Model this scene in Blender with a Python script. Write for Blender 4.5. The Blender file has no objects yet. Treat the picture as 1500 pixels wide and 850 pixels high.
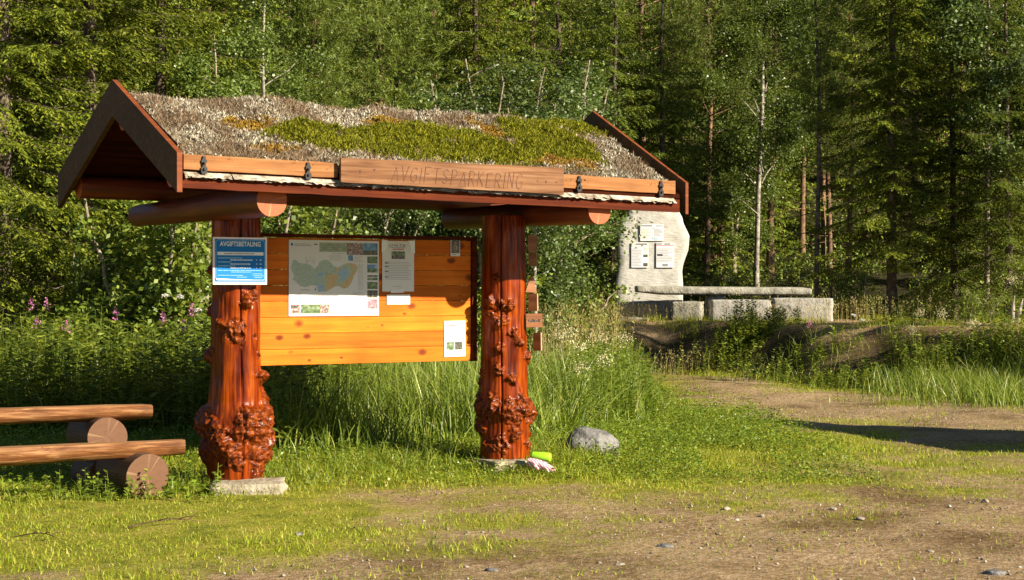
import bpy, math, random
import numpy as np
from mathutils import Vector, Matrix, noise as mnoise

PI = math.pi
rng = np.random.default_rng(7)
random.seed(7)
SC = bpy.context.scene
COL = SC.collection
F, CX, HY, CH = 2500.0, 750.0, 424.0, 1.6
TH = math.radians(32)
X0, D0 = -2.236, 13.8
SUN = Vector((0.857, -0.515, 0)).normalized()
ELEV = math.radians(26.5)

# ------------------------------------------------------------------ terrain
def smooth(t):
    t = np.clip(t, 0, 1)
    return t*t*(3-2*t)

def gz(x, y):
    x = np.asarray(x, float); y = np.asarray(y, float)
    foot = np.where(x < 3, 32.2, 32.2-(x-3)*1.45)
    foot = np.maximum(foot, 19.5) + 0.15*np.sin(x*1.9+0.6) + 0.07*np.sin(x*4.3)
    z = 0.95*smooth((y-foot)/3.0)
    z = z + 0.13*np.maximum(0, y-39)*smooth((y-39)/4) + 0.24*np.maximum(0, y-52)
    z = z + 0.10*smooth((y-14.2)/1.6)*smooth((2.0-x)/2.0)*smooth((24-y)/6)
    z = z + 0.018*np.sin(x*1.3+y*0.7)*np.sin(y*0.9-x*0.4) + 0.010*np.sin(x*3.7+1)*np.sin(y*3.1)
    return z

def gz1(x, y):
    return float(gz(x, y))

def pxg(px, D):                      # a spot on the ground D metres out, seen at column px
    x = (px-CX)/F*D
    return x, D, gz1(x, D)

# how grassy the ground is (0 bare gravel, 1 lawn), surveyed on the flat yard
GY = np.array([555, 565, 580, 600, 630, 660, 690, 720, 760, 800, 850.])
GXc = np.arange(0, 1501, 150.)
GM = np.array([
 [1,1,1,1,1,1,.8,.15,.8,1,1],
 [1,1,1,1,1,1,1,.08,.45,.9,1],
 [1,1,1,1,1,1,1,.08,.05,.4,.85],
 [1,1,1,1,1,1,1,.22,.06,.08,.2],
 [1,1,1,1,1,1,1,1,.42,.12,.1],
 [1,1,1,1,1,1,1,1,.85,.34,.2],
 [1,1,1,1,.95,1,.95,.8,.6,.40,.28],
 [.95,.95,1,.9,.33,.42,.5,.5,.35,.25,.2],
 [.9,.9,.9,.82,.6,.42,.32,.2,.12,.1,.12],
 [.85,.85,.8,.7,.45,.25,.12,.08,.06,.06,.1],
 [.6,.45,.3,.2,.12,.08,.06,.05,.05,.05,.05]])

def vnoise(x, y, s, seed=0):
    # cheap smooth value noise
    x = x*s+seed*17.3; y = y*s+seed*9.1
    xi = np.floor(x); yi = np.floor(y); fx = x-xi; fy = y-yi
    fx = fx*fx*(3-2*fx); fy = fy*fy*(3-2*fy)
    def h(a, b):
        v = np.sin(a*127.1+b*311.7+seed*3.3)*43758.5453
        return v-np.floor(v)
    return (h(xi, yi)*(1-fx)+h(xi+1, yi)*fx)*(1-fy)+(h(xi, yi+1)*(1-fx)+h(xi+1, yi+1)*fx)*fy

def grassiness(x, y):
    x = np.asarray(x, float); y = np.asarray(y, float)
    y2 = np.maximum(y, 4)
    px = CX+F*x/y2; py = HY+F*CH/y2
    ix = np.clip((px-GXc[0])/150, 0, len(GXc)-1.001); i0 = ix.astype(int); fx = ix-i0
    py = np.clip(py, GY[0], GY[-1]-.01)
    j0 = np.clip(np.searchsorted(GY, py, side='right')-1, 0, len(GY)-2)
    fy = (py-GY[j0])/(GY[j0+1]-GY[j0])
    g = (GM[j0, i0]*(1-fx)+GM[j0, i0+1]*fx)*(1-fy)+(GM[j0+1, i0]*(1-fx)+GM[j0+1, i0+1]*fx)*fy
    n = 0.55*vnoise(x, y, 1.6, 1)+0.3*vnoise(x, y, 4.5, 2)+0.15*vnoise(x, y, 11, 3)
    g = g + (n-0.5)*1.1*np.clip(4*g*(1.15-g), 0.12, 1)
    far = smooth((y-31)/2)
    gf = np.where(x > 1.6, -.2, .4)+0.6*(n-.38)
    foot = np.maximum(np.where(x < 3, 32.2, 32.2-(x-3)*1.45), 19.5)
    rise = smooth((y-foot-.1)/.8)*(x > 1.6)
    return np.clip((g*(1-far)+gf*far)*(1-.85*rise), 0, 1)

# ------------------------------------------------------------------ materials
def newmat(name):
    m = bpy.data.materials.new(name); m.use_nodes = True
    nt = m.node_tree; nt.nodes.clear()
    out = nt.nodes.new('ShaderNodeOutputMaterial')
    return m, nt, out

def N(nt, t, **kw):
    n = nt.nodes.new(t)
    for k, v in kw.items():
        if k.startswith('i_'):
            n.inputs[k[2:].replace('_', ' ')].default_value = v
        else:
            setattr(n, k, v)
    return n

def L(nt, a, ao, b, bi):
    nt.links.new(a.outputs[ao], b.inputs[bi])

def ramp(nt, stops, interp='LINEAR'):
    r = nt.nodes.new('ShaderNodeValToRGB'); r.color_ramp.interpolation = interp
    e = r.color_ramp.elements
    while len(e) < len(stops): e.new(0.5)
    for el, (p, c) in zip(e, stops):
        el.position = p; el.color = (c[0], c[1], c[2], 1)
    return r

def leafmat(name, stops, trans=0.35, rough=0.5, spec=0.35, tcol=(1.25, 1.15, 0.5)):
    m, nt, out = newmat(name)
    g = N(nt, 'ShaderNodeNewGeometry'); r = ramp(nt, stops)
    L(nt, g, 'Random Per Island', r, 'Fac')
    oi = N(nt, 'ShaderNodeObjectInfo')
    mr = N(nt, 'ShaderNodeMapRange'); mr.inputs['To Min'].default_value = .8; mr.inputs['To Max'].default_value = 1.2
    L(nt, oi, 'Random', mr, 'Value')
    mx = N(nt, 'ShaderNodeVectorMath', operation='SCALE')
    L(nt, r, 'Color', mx, 0); L(nt, mr, 'Result', mx, 'Scale')
    p = N(nt, 'ShaderNodeBsdfPrincipled'); p.inputs['Roughness'].default_value = rough
    p.inputs['Specular IOR Level'].default_value = spec
    L(nt, mx, 'Vector', p, 'Base Color')
    t = N(nt, 'ShaderNodeBsdfTranslucent')
    mt = N(nt, 'ShaderNodeVectorMath', operation='MULTIPLY'); mt.inputs[1].default_value = tcol
    L(nt, mx, 'Vector', mt, 0); L(nt, mt, 'Vector', t, 'Color')
    ms = N(nt, 'ShaderNodeMixShader'); ms.inputs['Fac'].default_value = trans
    L(nt, p, 'BSDF', ms, 1); L(nt, t, 'BSDF', ms, 2); L(nt, ms, 'Shader', out, 'Surface')
    return m

def simple(name, col, rough=.6, spec=.5, metal=0, noise=None, bump=0, bscale=30, coat=0):
    m, nt, out = newmat(name)
    p = N(nt, 'ShaderNodeBsdfPrincipled'); p.inputs['Roughness'].default_value = rough
    p.inputs['Metallic'].default_value = metal; p.inputs['Specular IOR Level'].default_value = spec
    p.inputs['Coat Weight'].default_value = coat; p.inputs['Coat Roughness'].default_value = .15
    p.inputs['Base Color'].default_value = (*col, 1)
    tc = N(nt, 'ShaderNodeTexCoord')
    if noise:
        n = N(nt, 'ShaderNodeTexNoise'); n.inputs['Scale'].default_value = noise[0]; n.inputs['Detail'].default_value = 6
        L(nt, tc, 'Object', n, 'Vector')
        r = ramp(nt, [(.3, noise[1]), (.5, col), (.72, noise[2])]); L(nt, n, 'Fac', r, 'Fac'); L(nt, r, 'Color', p, 'Base Color')
    if bump:
        n2 = N(nt, 'ShaderNodeTexNoise'); n2.inputs['Scale'].default_value = bscale; n2.inputs['Detail'].default_value = 8
        L(nt, tc, 'Object', n2, 'Vector')
        b = N(nt, 'ShaderNodeBump'); b.inputs['Strength'].default_value = bump; b.inputs['Distance'].default_value = .02
        L(nt, n2, 'Fac', b, 'Height'); L(nt, b, 'Normal', p, 'Normal')
    L(nt, p, 'BSDF', out, 'Surface')
    return m

def woodmat(name, dark, mid, light, axis='X', scale=1.0, rough=.45, coat=0., coatr=.2, bump=.25, knots=None, stretch=14, spec=.5, boards=None):
    """stained or bare wood: streaks run along the given object axis"""
    m, nt, out = newmat(name)
    tc = N(nt, 'ShaderNodeTexCoord')
    mp = N(nt, 'ShaderNodeMapping')
    s = [stretch*scale]*3; s['XYZ'.index(axis)] = 0.7*scale
    mp.inputs['Scale'].default_value = s
    L(nt, tc, 'Object', mp, 'Vector')
    n = N(nt, 'ShaderNodeTexNoise'); n.inputs['Scale'].default_value = 1.6; n.inputs['Detail'].default_value = 8; n.inputs['Roughness'].default_value = .62; n.inputs['Distortion'].default_value = .6
    L(nt, mp, 'Vector', n, 'Vector')
    r = ramp(nt, [(.28, dark), (.48, mid), (.7, light)]); L(nt, n, 'Fac', r, 'Fac')
    col = (r, 'Color')
    if boards:
        sz_ = N(nt, 'ShaderNodeSeparateXYZ'); L(nt, tc, 'Object', sz_, 0); mb_ = N(nt, 'ShaderNodeMath', operation='MULTIPLY_ADD'); mb_.inputs[1].default_value = 1/boards[1]; mb_.inputs[2].default_value = -boards[0]/boards[1]; L(nt, sz_, 'Z', mb_, 0)
        fl_ = N(nt, 'ShaderNodeMath', operation='FLOOR'); L(nt, mb_, 'Value', fl_, 0); wn = N(nt, 'ShaderNodeTexWhiteNoise', noise_dimensions='1D'); L(nt, fl_, 'Value', wn, 'W')
        va = N(nt, 'ShaderNodeVectorMath', operation='MULTIPLY_ADD'); L(nt, wn, 'Color', va, 0); va.inputs[1].default_value = (9, 9, 9); L(nt, mp, 'Vector', va, 2); L(nt, va, 'Vector', n, 'Vector')
    n3 = N(nt, 'ShaderNodeTexNoise'); n3.inputs['Scale'].default_value = 2.2*scale; n3.inputs['Detail'].default_value = 3
    L(nt, tc, 'Object', n3, 'Vector')
    r3 = ramp(nt, [(.3, (.72, .70, .68)), (.65, (1.1, 1.1, 1.1))]); L(nt, n3, 'Fac', r3, 'Fac')
    mm = N(nt, 'ShaderNodeMixRGB', blend_type='MULTIPLY'); mm.inputs['Fac'].default_value = .8
    L(nt, r, 'Color', mm, 'Color1'); L(nt, r3, 'Color', mm, 'Color2'); col = (mm, 'Color')
    if knots:
        mk = N(nt, 'ShaderNodeMapping'); ks = [knots[1]]*3; ks['XYZ'.index(axis)] = knots[1]*.62
        mk.inputs['Scale'].default_value = ks
        L(nt, tc, 'Object', mk, 'Vector')
        nd = N(nt, 'ShaderNodeTexNoise'); nd.inputs['Scale'].default_value = 9; L(nt, tc, 'Object', nd, 'Vector')
        ad = N(nt, 'ShaderNodeMixRGB', blend_type='ADD'); ad.inputs['Fac'].default_value = .16
        L(nt, mk, 'Vector', ad, 'Color1'); L(nt, nd, 'Color', ad, 'Color2')
        v = N(nt, 'ShaderNodeTexVoronoi'); v.inputs['Scale'].default_value = 1.0; L(nt, ad, 'Color', v, 'Vector')
        rk = ramp(nt, [(.0, (1, 1, 1)), (.10, (.85, .85, .85)), (.18, (0, 0, 0))]); sc_ = N(nt, 'ShaderNodeSeparateColor'); L(nt, v, 'Color', sc_, 'Color'); sm_ = N(nt, 'ShaderNodeMapRange'); sm_.inputs['To Min'].default_value = .5; sm_.inputs['To Max'].default_value = 1.9; L(nt, sc_, 'Blue', sm_, 'Value'); md_ = N(nt, 'ShaderNodeMath', operation='MULTIPLY'); L(nt, v, 'Distance', md_, 0); L(nt, sm_, 'Result', md_, 1); L(nt, md_, 'Value', rk, 'Fac')
        mk2 = N(nt, 'ShaderNodeMixRGB'); L(nt, rk, 'Color', mk2, 'Fac'); L(nt, mm, 'Color', mk2, 'Color1'); mk2.inputs['Color2'].default_value = (*knots[0], 1)
        col = (mk2, 'Color')
    if boards:
        bt = N(nt, 'ShaderNodeMapRange'); bt.inputs['To Min'].default_value = .72; bt.inputs['To Max'].default_value = 1.12; L(nt, wn, 'Value', bt, 'Value')
        bm_ = N(nt, 'ShaderNodeVectorMath', operation='SCALE'); L(nt, *col, bm_, 0); L(nt, bt, 'Result', bm_, 'Scale'); col = (bm_, 'Vector')
    p = N(nt, 'ShaderNodeBsdfPrincipled'); p.inputs['Roughness'].default_value = rough
    p.inputs['Coat Weight'].default_value = coat; p.inputs['Coat Roughness'].default_value = coatr
    p.inputs['Specular IOR Level'].default_value = spec
    L(nt, *col, p, 'Base Color')
    b = N(nt, 'ShaderNodeBump'); b.inputs['Strength'].default_value = bump; b.inputs['Distance'].default_value = .006
    L(nt, n, 'Fac', b, 'Height'); L(nt, b, 'Normal', p, 'Normal')
    L(nt, p, 'BSDF', out, 'Surface')
    return m

def endgrain(name, a, b, crack, rough=.6, scale=60):
    """sawn log end: rings and drying cracks about the object's X axis"""
    m, nt, out = newmat(name)
    tc = N(nt, 'ShaderNodeTexCoord')
    mp = N(nt, 'ShaderNodeMapping'); mp.inputs['Scale'].default_value = (0, 1, 1); L(nt, tc, 'Object', mp, 'Vector')
    nz = N(nt, 'ShaderNodeTexNoise'); nz.inputs['Scale'].default_value = 9; L(nt, mp, 'Vector', nz, 'Vector')
    ad = N(nt, 'ShaderNodeMixRGB', blend_type='ADD'); ad.inputs['Fac'].default_value = .03
    L(nt, mp, 'Vector', ad, 'Color1'); L(nt, nz, 'Color', ad, 'Color2')
    ln = N(nt, 'ShaderNodeVectorMath', operation='LENGTH'); L(nt, ad, 'Color', ln, 0)
    ml = N(nt, 'ShaderNodeMath', operation='MULTIPLY'); ml.inputs[1].default_value = scale*6; L(nt, ln, 'Value', ml, 0)
    sn = N(nt, 'ShaderNodeMath', operation='SINE'); L(nt, ml, 'Value', sn, 0)
    r = ramp(nt, [(.0, a), (.8, b)]); 
    mr = N(nt, 'ShaderNodeMapRange'); mr.inputs['From Min'].default_value = -1; L(nt, sn, 'Value', mr, 'Value'); 
    n2 = N(nt, 'ShaderNodeTexNoise'); n2.inputs['Scale'].default_value = 26; n2.inputs['Detail'].default_value = 6; L(nt, mp, 'Vector', n2, 'Vector')
    mn = N(nt, 'ShaderNodeMath', operation='MULTIPLY_ADD'); mn.inputs[1].default_value = .35; L(nt, mr, 'Result', mn, 0)
    L(nt, n2, 'Fac', mn, 2); L(nt, mn, 'Value', r, 'Fac')
    gr = N(nt, 'ShaderNodeSeparateXYZ'); L(nt, mp, 'Vector', gr, 0)
    at = N(nt, 'ShaderNodeMath', operation='ARCTAN2'); L(nt, gr, 'Y', at, 0); L(nt, gr, 'Z', at, 1)
    nn = N(nt, 'ShaderNodeTexNoise', noise_dimensions='1D'); nn.inputs['Scale'].default_value = 2.6; nn.inputs['Detail'].default_value = 5; L(nt, at, 'Value', nn, 'W')
    rc = ramp(nt, [(.61, (0, 0, 0)), (.66, (.8, .8, .8))]); L(nt, nn, 'Fac', rc, 'Fac')
    mx = N(nt, 'ShaderNodeMixRGB'); L(nt, rc, 'Color', mx, 'Fac'); L(nt, r, 'Color', mx, 'Color1'); mx.inputs['Color2'].default_value = (*crack, 1)
    p = N(nt, 'ShaderNodeBsdfPrincipled'); p.inputs['Roughness'].default_value = rough
    L(nt, mx, 'Color', p, 'Base Color'); L(nt, p, 'BSDF', out, 'Surface')
    return m

M = {}
M['panel'] = woodmat('orange_pine_panel', (.52, .105, .005), (.66, .155, .008), (.76, .215, .014), 'X', 1.0, .55, .0, .25, .12, knots=((.14, .030, .005), 7.6), stretch=16, spec=.12, boards=(.97, .1325))
M['red_wood'] = woodmat('red_brown_stained_wood', (.045, .007, .0015), (.085, .014, .0025), (.135, .028, .005), 'X', 1.0, .6, .0, .3, .3, spec=.08)
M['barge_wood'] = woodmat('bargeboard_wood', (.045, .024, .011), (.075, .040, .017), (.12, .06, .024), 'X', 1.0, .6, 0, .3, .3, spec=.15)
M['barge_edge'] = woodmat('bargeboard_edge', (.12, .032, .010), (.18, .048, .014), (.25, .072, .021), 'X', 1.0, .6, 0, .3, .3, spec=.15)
M['log_red'] = woodmat('varnished_red_log', (.05, .006, .002), (.13, .018, .003), (.24, .048, .008), 'X', .9, .55, .1, .25, .35)
M['fresh_wood'] = woodmat('fresh_sawn_fascia', (.19, .075, .022), (.30, .128, .042), (.42, .21, .085), 'X', 1.1, .65, 0, .3, .3, knots=((.22, .07, .03), 3.0), spec=.15)
M['sign_wood'] = woodmat('weathered_sign_plank', (.10, .044, .019), (.19, .088, .039), (.27, .15, .078), 'X', 1.3, .7, 0, .3, .5, knots=((.13, .06, .035), 2.7), spec=.15)
M['bench_wood'] = woodmat('weathered_bench_log', (.055, .018, .006), (.19, .072, .022), (.42, .23, .10), 'X', 2.6, .6, .15, .3, .9, stretch=10, spec=.15)
M['bench_top'] = woodmat('hewn_bench_top', (.16, .07, .028), (.28, .14, .06), (.44, .27, .14), 'X', 1.6, .65, 0, .3, .6, spec=.15)
M['bark_wood'] = woodmat('brown_log_side', (.035, .018, .009), (.075, .036, .016), (.14, .075, .035), 'X', 1.5, .7, 0, .3, .8)
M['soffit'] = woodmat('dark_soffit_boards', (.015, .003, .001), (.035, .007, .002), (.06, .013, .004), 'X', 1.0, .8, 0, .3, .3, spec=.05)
M['end_orange'] = endgrain('sawn_orange_log_end', (.22, .038, .006), (.40, .088, .014), (.55, .26, .10))
M['end_brown'] = endgrain('sawn_brown_log_end', (.06, .022, .006), (.135, .052, .014), (.30, .19, .09))
M['iron'] = simple('black_iron', (.02, .02, .02), .5, .5, .6)
M['cut_dark'] = simple('carved_groove', (.11, .05, .03), .9)
M['arrow_wood'] = woodmat('pointer_plank', (.17, .055, .018), (.27, .10, .03), (.36, .16, .06), 'X', 1.6, .6, .1, .3, .4)
M['arrow_edge'] = woodmat('pointer_plank_edge', (.33, .2, .1), (.45, .29, .16), (.55, .38, .23), 'X', 1.6, .6, .1, .3, .4)

def burlmat():
    m, nt, out = newmat('varnished_burl_log')
    tc = N(nt, 'ShaderNodeTexCoord')
    mp = N(nt, 'ShaderNodeMapping'); mp.inputs['Scale'].default_value = (19, 19, 1.5); L(nt, tc, 'Object', mp, 'Vector')
    n = N(nt, 'ShaderNodeTexNoise'); n.inputs['Scale'].default_value = 1.5; n.inputs['Detail'].default_value = 8; n.inputs['Roughness'].default_value = .6; n.inputs['Distortion'].default_value = .5
    L(nt, mp, 'Vector', n, 'Vector')
    r = ramp(nt, [(.28, (.035, .004, .001)), (.43, (.14, .016, .001)), (.56, (.26, .042, .002)), (.74, (.40, .09, .005))]); L(nt, n, 'Fac', r, 'Fac')
    n3 = N(nt, 'ShaderNodeTexNoise'); n3.inputs['Scale'].default_value = 3.; n3.inputs['Detail'].default_value = 5; L(nt, tc, 'Object', n3, 'Vector')
    r3 = ramp(nt, [(.32, (.5, .45, .45)), (.62, (1.1, 1.1, 1.1))]); L(nt, n3, 'Fac', r3, 'Fac')
    mm = N(nt, 'ShaderNodeMixRGB', blend_type='MULTIPLY'); mm.inputs['Fac'].default_value = .85
    L(nt, r, 'Color', mm, 'Color1'); L(nt, r3, 'Color', mm, 'Color2')
    at = N(nt, 'ShaderNodeAttribute', attribute_name='burl')
    nb = N(nt, 'ShaderNodeTexNoise'); nb.inputs['Scale'].default_value = 28; nb.inputs['Detail'].default_value = 6; L(nt, tc, 'Object', nb, 'Vector')
    rb = ramp(nt, [(.3, (.035, .005, .001)), (.5, (.14, .025, .003)), (.7, (.30, .072, .010))]); L(nt, nb, 'Fac', rb, 'Fac')
    mx = N(nt, 'ShaderNodeMixRGB'); L(nt, at, 'Fac', mx, 'Fac'); L(nt, mm, 'Color', mx, 'Color1'); L(nt, rb, 'Color', mx, 'Color2')
    p = N(nt, 'ShaderNodeBsdfPrincipled'); p.inputs['Roughness'].default_value = .4
    p.inputs['Specular IOR Level'].default_value = .08; p.inputs['Coat Weight'].default_value = .3; p.inputs['Coat Roughness'].default_value = .19; p.inputs['Coat IOR'].default_value = 1.42
    L(nt, mx, 'Color', p, 'Base Color')
    b1 = N(nt, 'ShaderNodeBump'); b1.inputs['Strength'].default_value = .7; b1.inputs['Distance'].default_value = .009; L(nt, n, 'Fac', b1, 'Height')
    b2 = N(nt, 'ShaderNodeBump'); b2.inputs['Distance'].default_value = .02; L(nt, nb, 'Fac', b2, 'Height'); L(nt, at, 'Fac', b2, 'Strength'); L(nt, b1, 'Normal', b2, 'Normal')
    L(nt, b2, 'Normal', p, 'Normal'); L(nt, b1, 'Normal', p, 'Coat Normal')
    L(nt, p, 'BSDF', out, 'Surface')
    return m
M['burl'] = burlmat()

def stonemat(name, a, b, c, scale=5, bump=.6, bscale=40, streak=False, rough=.85):
    m, nt, out = newmat(name)
    tc = N(nt, 'ShaderNodeTexCoord')
    n = N(nt, 'ShaderNodeTexNoise'); n.inputs['Scale'].default_value = scale; n.inputs['Detail'].default_value = 9; n.inputs['Roughness'].default_value = .65
    L(nt, tc, 'Object', n, 'Vector')
    r = ramp(nt, [(.3, a), (.5, b), (.7, c)]); L(nt, n, 'Fac', r, 'Fac')
    p = N(nt, 'ShaderNodeBsdfPrincipled'); p.inputs['Roughness'].default_value = rough; p.inputs['Specular IOR Level'].default_value = .25
    col = (r, 'Color')
    if streak:
        mp = N(nt, 'ShaderNodeMapping'); mp.inputs['Scale'].default_value = (2.2, 2.2, .55); mp.inputs['Rotation'].default_value = (0, .12, 0); L(nt, tc, 'Object', mp, 'Vector')
        ns = N(nt, 'ShaderNodeTexNoise'); ns.inputs['Scale'].default_value = 1.3; ns.inputs['Detail'].default_value = 4; ns.inputs['Distortion'].default_value = .4; L(nt, mp, 'Vector', ns, 'Vector')
        rs = ramp(nt, [(.64, (0, 0, 0)), (.67, (.75, .75, .75))]); L(nt, ns, 'Fac', rs, 'Fac')
        mx = N(nt, 'ShaderNodeMixRGB'); L(nt, rs, 'Color', mx, 'Fac'); L(nt, r, 'Color', mx, 'Color1'); mx.inputs['Color2'].default_value = (.27, .215, .14, 1)
        col = (mx, 'Color')
    L(nt, *col, p, 'Base Color')
    if streak:
        mp2 = N(nt, 'ShaderNodeMapping'); mp2.inputs['Rotation'].default_value = (0, .75, 0); mp2.inputs['Scale'].default_value = (7, 1, 26); L(nt, tc, 'Object', mp2, 'Vector')
        n2 = N(nt, 'ShaderNodeTexNoise'); n2.inputs['Scale'].default_value = 1.2; n2.inputs['Detail'].default_value = 5; L(nt, mp2, 'Vector', n2, 'Vector')
    else:
        n2 = N(nt, 'ShaderNodeTexNoise'); n2.inputs['Scale'].default_value = bscale; n2.inputs['Detail'].default_value = 8; L(nt, tc, 'Object', n2, 'Vector')
    bp = N(nt, 'ShaderNodeBump'); bp.inputs['Strength'].default_value = bump; bp.inputs['Distance'].default_value = .03
    L(nt, n2, 'Fac', bp, 'Height'); L(nt, bp, 'Normal', p, 'Normal'); L(nt, p, 'BSDF', out, 'Surface')
    return m
M['pale_stone'] = stonemat('pale_split_stone', (.36, .345, .295), (.48, .465, .41), (.57, .555, .50), 5, .5, 40, True)
M['white_stone'] = stonemat('light_bench_stone', (.19, .18, .155), (.31, .297, .262), (.40, .39, .345), 4, .6, 18)
M['table_stone'] = stonemat('lichened_table_stone', (.16, .15, .115), (.30, .285, .225), (.42, .40, .335), 6, .6, 25)
M['grey_stone'] = stonemat('grey_boulder', (.085, .082, .078), (.175, .17, .16), (.30, .29, .27), 9, .7, 30)
M['plinth'] = stonemat('plinth_stone', (.20, .165, .11), (.34, .295, .205), (.46, .41, .31), 8, .8, 30)
M['pebble'] = stonemat('gravel_stone', (.20, .17, .13), (.34, .29, .23), (.48, .42, .35), 12, .4, 50)

def groundmat(name):
    m, nt, out = newmat(name)
    tc = N(nt, 'ShaderNodeTexCoord')
    def noise(s, d=8, ro=.6):
        n = N(nt, 'ShaderNodeTexNoise'); n.inputs['Scale'].default_value = s; n.inputs['Detail'].default_value = d; n.inputs['Roughness'].default_value = ro
        L(nt, tc, 'Object', n, 'Vector'); return n
    n1 = noise(1.1); n2 = noise(15, 10, .86); n8 = noise(9, 8, .7); n4 = noise(3.2, 5)
    soil = ramp(nt, [(.30, (.125, .078, .034)), (.5, (.325, .225, .115)), (.68, (.56, .43, .26))]); L(nt, n2, 'Fac', soil, 'Fac')
    tint = ramp(nt, [(.3, (.72, .68, .62)), (.68, (1.12, 1.12, 1.15))]); L(nt, n1, 'Fac', tint, 'Fac')
    mm = N(nt, 'ShaderNodeMixRGB', blend_type='MULTIPLY'); mm.inputs['Fac'].default_value = 1; L(nt, soil, 'Color', mm, 'Color1'); L(nt, tint, 'Color', mm, 'Color2')
    v = N(nt, 'ShaderNodeTexVoronoi'); v.inputs['Scale'].default_value = 55; L(nt, tc, 'Object', v, 'Vector')
    sep = N(nt, 'ShaderNodeSeparateColor'); L(nt, v, 'Color', sep, 'Color')
    rs = ramp(nt, [(.84, (0, 0, 0)), (.87, (.7, .7, .7))]); L(nt, sep, 'Red', rs, 'Fac')
    ms = N(nt, 'ShaderNodeMixRGB'); L(nt, rs, 'Color', ms, 'Fac'); L(nt, mm, 'Color', ms, 'Color1'); ms.inputs['Color2'].default_value = (.50, .40, .27, 1)
    v2 = N(nt, 'ShaderNodeTexVoronoi'); v2.inputs['Scale'].default_value = 24; L(nt, tc, 'Object', v2, 'Vector')
    sp2 = N(nt, 'ShaderNodeSeparateColor'); L(nt, v2, 'Color', sp2, 'Color'); r2_ = ramp(nt, [(.90, (0, 0, 0)), (.93, (.8, .8, .8))]); L(nt, sp2, 'Green', r2_, 'Fac')
    e2 = ramp(nt, [(.16, (1, 1, 1)), (.24, (0, 0, 0))]); L(nt, v2, 'Distance', e2, 'Fac')
    m2 = N(nt, 'ShaderNodeMath', operation='MULTIPLY'); L(nt, r2_, 'Color', m2, 0); L(nt, e2, 'Color', m2, 1)
    ms2 = N(nt, 'ShaderNodeMixRGB'); L(nt, m2, 'Value', ms2, 'Fac'); L(nt, ms, 'Color', ms2, 'Color1'); ms2.inputs['Color2'].default_value = (.42, .37, .30, 1)
    n7 = noise(.55, 4); dk = ramp(nt, [(.36, (.62, .58, .52)), (.46, (.95, .94, .92)), (.7, (1.1, 1.1, 1.1))]); L(nt, n7, 'Fac', dk, 'Fac')
    ms3 = N(nt, 'ShaderNodeMixRGB', blend_type='MULTIPLY'); ms3.inputs['Fac'].default_value = 1; L(nt, ms2, 'Color', ms3, 'Color1'); L(nt, dk, 'Color', ms3, 'Color2'); ms = ms3
    turf = ramp(nt, [(.3, (.14, .155, .018)), (.5, (.25, .25, .028)), (.7, (.36, .29, .065))]); L(nt, n4, 'Fac', turf, 'Fac')
    at = N(nt, 'ShaderNodeAttribute', attribute_name='grass')
    n5 = noise(14, 5)
    ma = N(nt, 'ShaderNodeMath', operation='MULTIPLY_ADD'); ma.inputs[1].default_value = .7; ma.inputs[2].default_value = -.35; L(nt, n5, 'Fac', ma, 0)
    ad = N(nt, 'ShaderNodeMath', operation='ADD'); L(nt, at, 'Fac', ad, 0); L(nt, ma, 'Value', ad, 1)
    rg = ramp(nt, [(.14, (0, 0, 0)), (.6, (1, 1, 1))]); L(nt, ad, 'Value', rg, 'Fac')
    mg = N(nt, 'ShaderNodeMixRGB'); L(nt, rg, 'Color', mg, 'Fac'); L(nt, ms, 'Color', mg, 'Color1'); L(nt, turf, 'Color', mg, 'Color2')
    af = N(nt, 'ShaderNodeAttribute', attribute_name='duff_shade')
    duff_shade = ramp(nt, [(.35, (.022, .018, .009)), (.55, (.042, .036, .014)), (.7, (.055, .065, .014))]); L(nt, n4, 'Fac', duff_shade, 'Fac')  # forest litter colour, also lays the painted shade on the bank
    md = N(nt, 'ShaderNodeMixRGB'); L(nt, af, 'Fac', md, 'Fac'); L(nt, mg, 'Color', md, 'Color1'); L(nt, duff_shade, 'Color', md, 'Color2')
    p = N(nt, 'ShaderNodeBsdfPrincipled'); p.inputs['Roughness'].default_value = .95; p.inputs['Specular IOR Level'].default_value = .1
    L(nt, md, 'Color', p, 'Base Color')
    b1 = N(nt, 'ShaderNodeBump'); b1.inputs['Strength'].default_value = 1.; b1.inputs['Distance'].default_value = .06; L(nt, n8, 'Fac', b1, 'Height')
    b2 = N(nt, 'ShaderNodeBump'); b2.inputs['Strength'].default_value = .35; b2.inputs['Distance'].default_value = .015; b2.invert = True; L(nt, v, 'Distance', b2, 'Height'); L(nt, b1, 'Normal', b2, 'Normal')
    L(nt, b2, 'Normal', p, 'Normal'); L(nt, p, 'BSDF', out, 'Surface')
    return m
M['ground'] = groundmat('turf_and_soil')

M['spruce'] = leafmat('spruce_needles', [(0, (.035, .055, .007)), (.5, (.13, .168, .018)), (1, (.27, .30, .03))], .3, .55, .2)
M['spruce_dark'] = leafmat('dark_spruce_needles', [(0, (.055, .08, .011)), (.5, (.105, .145, .02)), (1, (.22, .26, .032))], .3, .55, .2)
M['pine'] = leafmat('pine_needles', [(0, (.07, .10, .016)), (.5, (.12, .17, .026)), (1, (.22, .265, .045))], .33, .5, .3)
M['birch'] = leafmat('birch_leaves', [(0, (.07, .11, .016)), (.5, (.12, .185, .03)), (1, (.25, .32, .08))], .36, .4, .5)
M['alder'] = leafmat('alder_leaves', [(0, (.075, .12, .014)), (.5, (.17, .24, .028)), (1, (.31, .37, .07))], .37, .42, .5)
M['willow'] = leafmat('willow_leaves', [(0, (.04, .07, .016)), (.5, (.09, .145, .030)), (1, (.20, .27, .085))], .3, .42, .5)
M['far'] = leafmat('far_foliage', [(0, (.10, .14, .016)), (.5, (.165, .225, .028)), (1, (.31, .355, .05))], .34, .6, .2)
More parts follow.
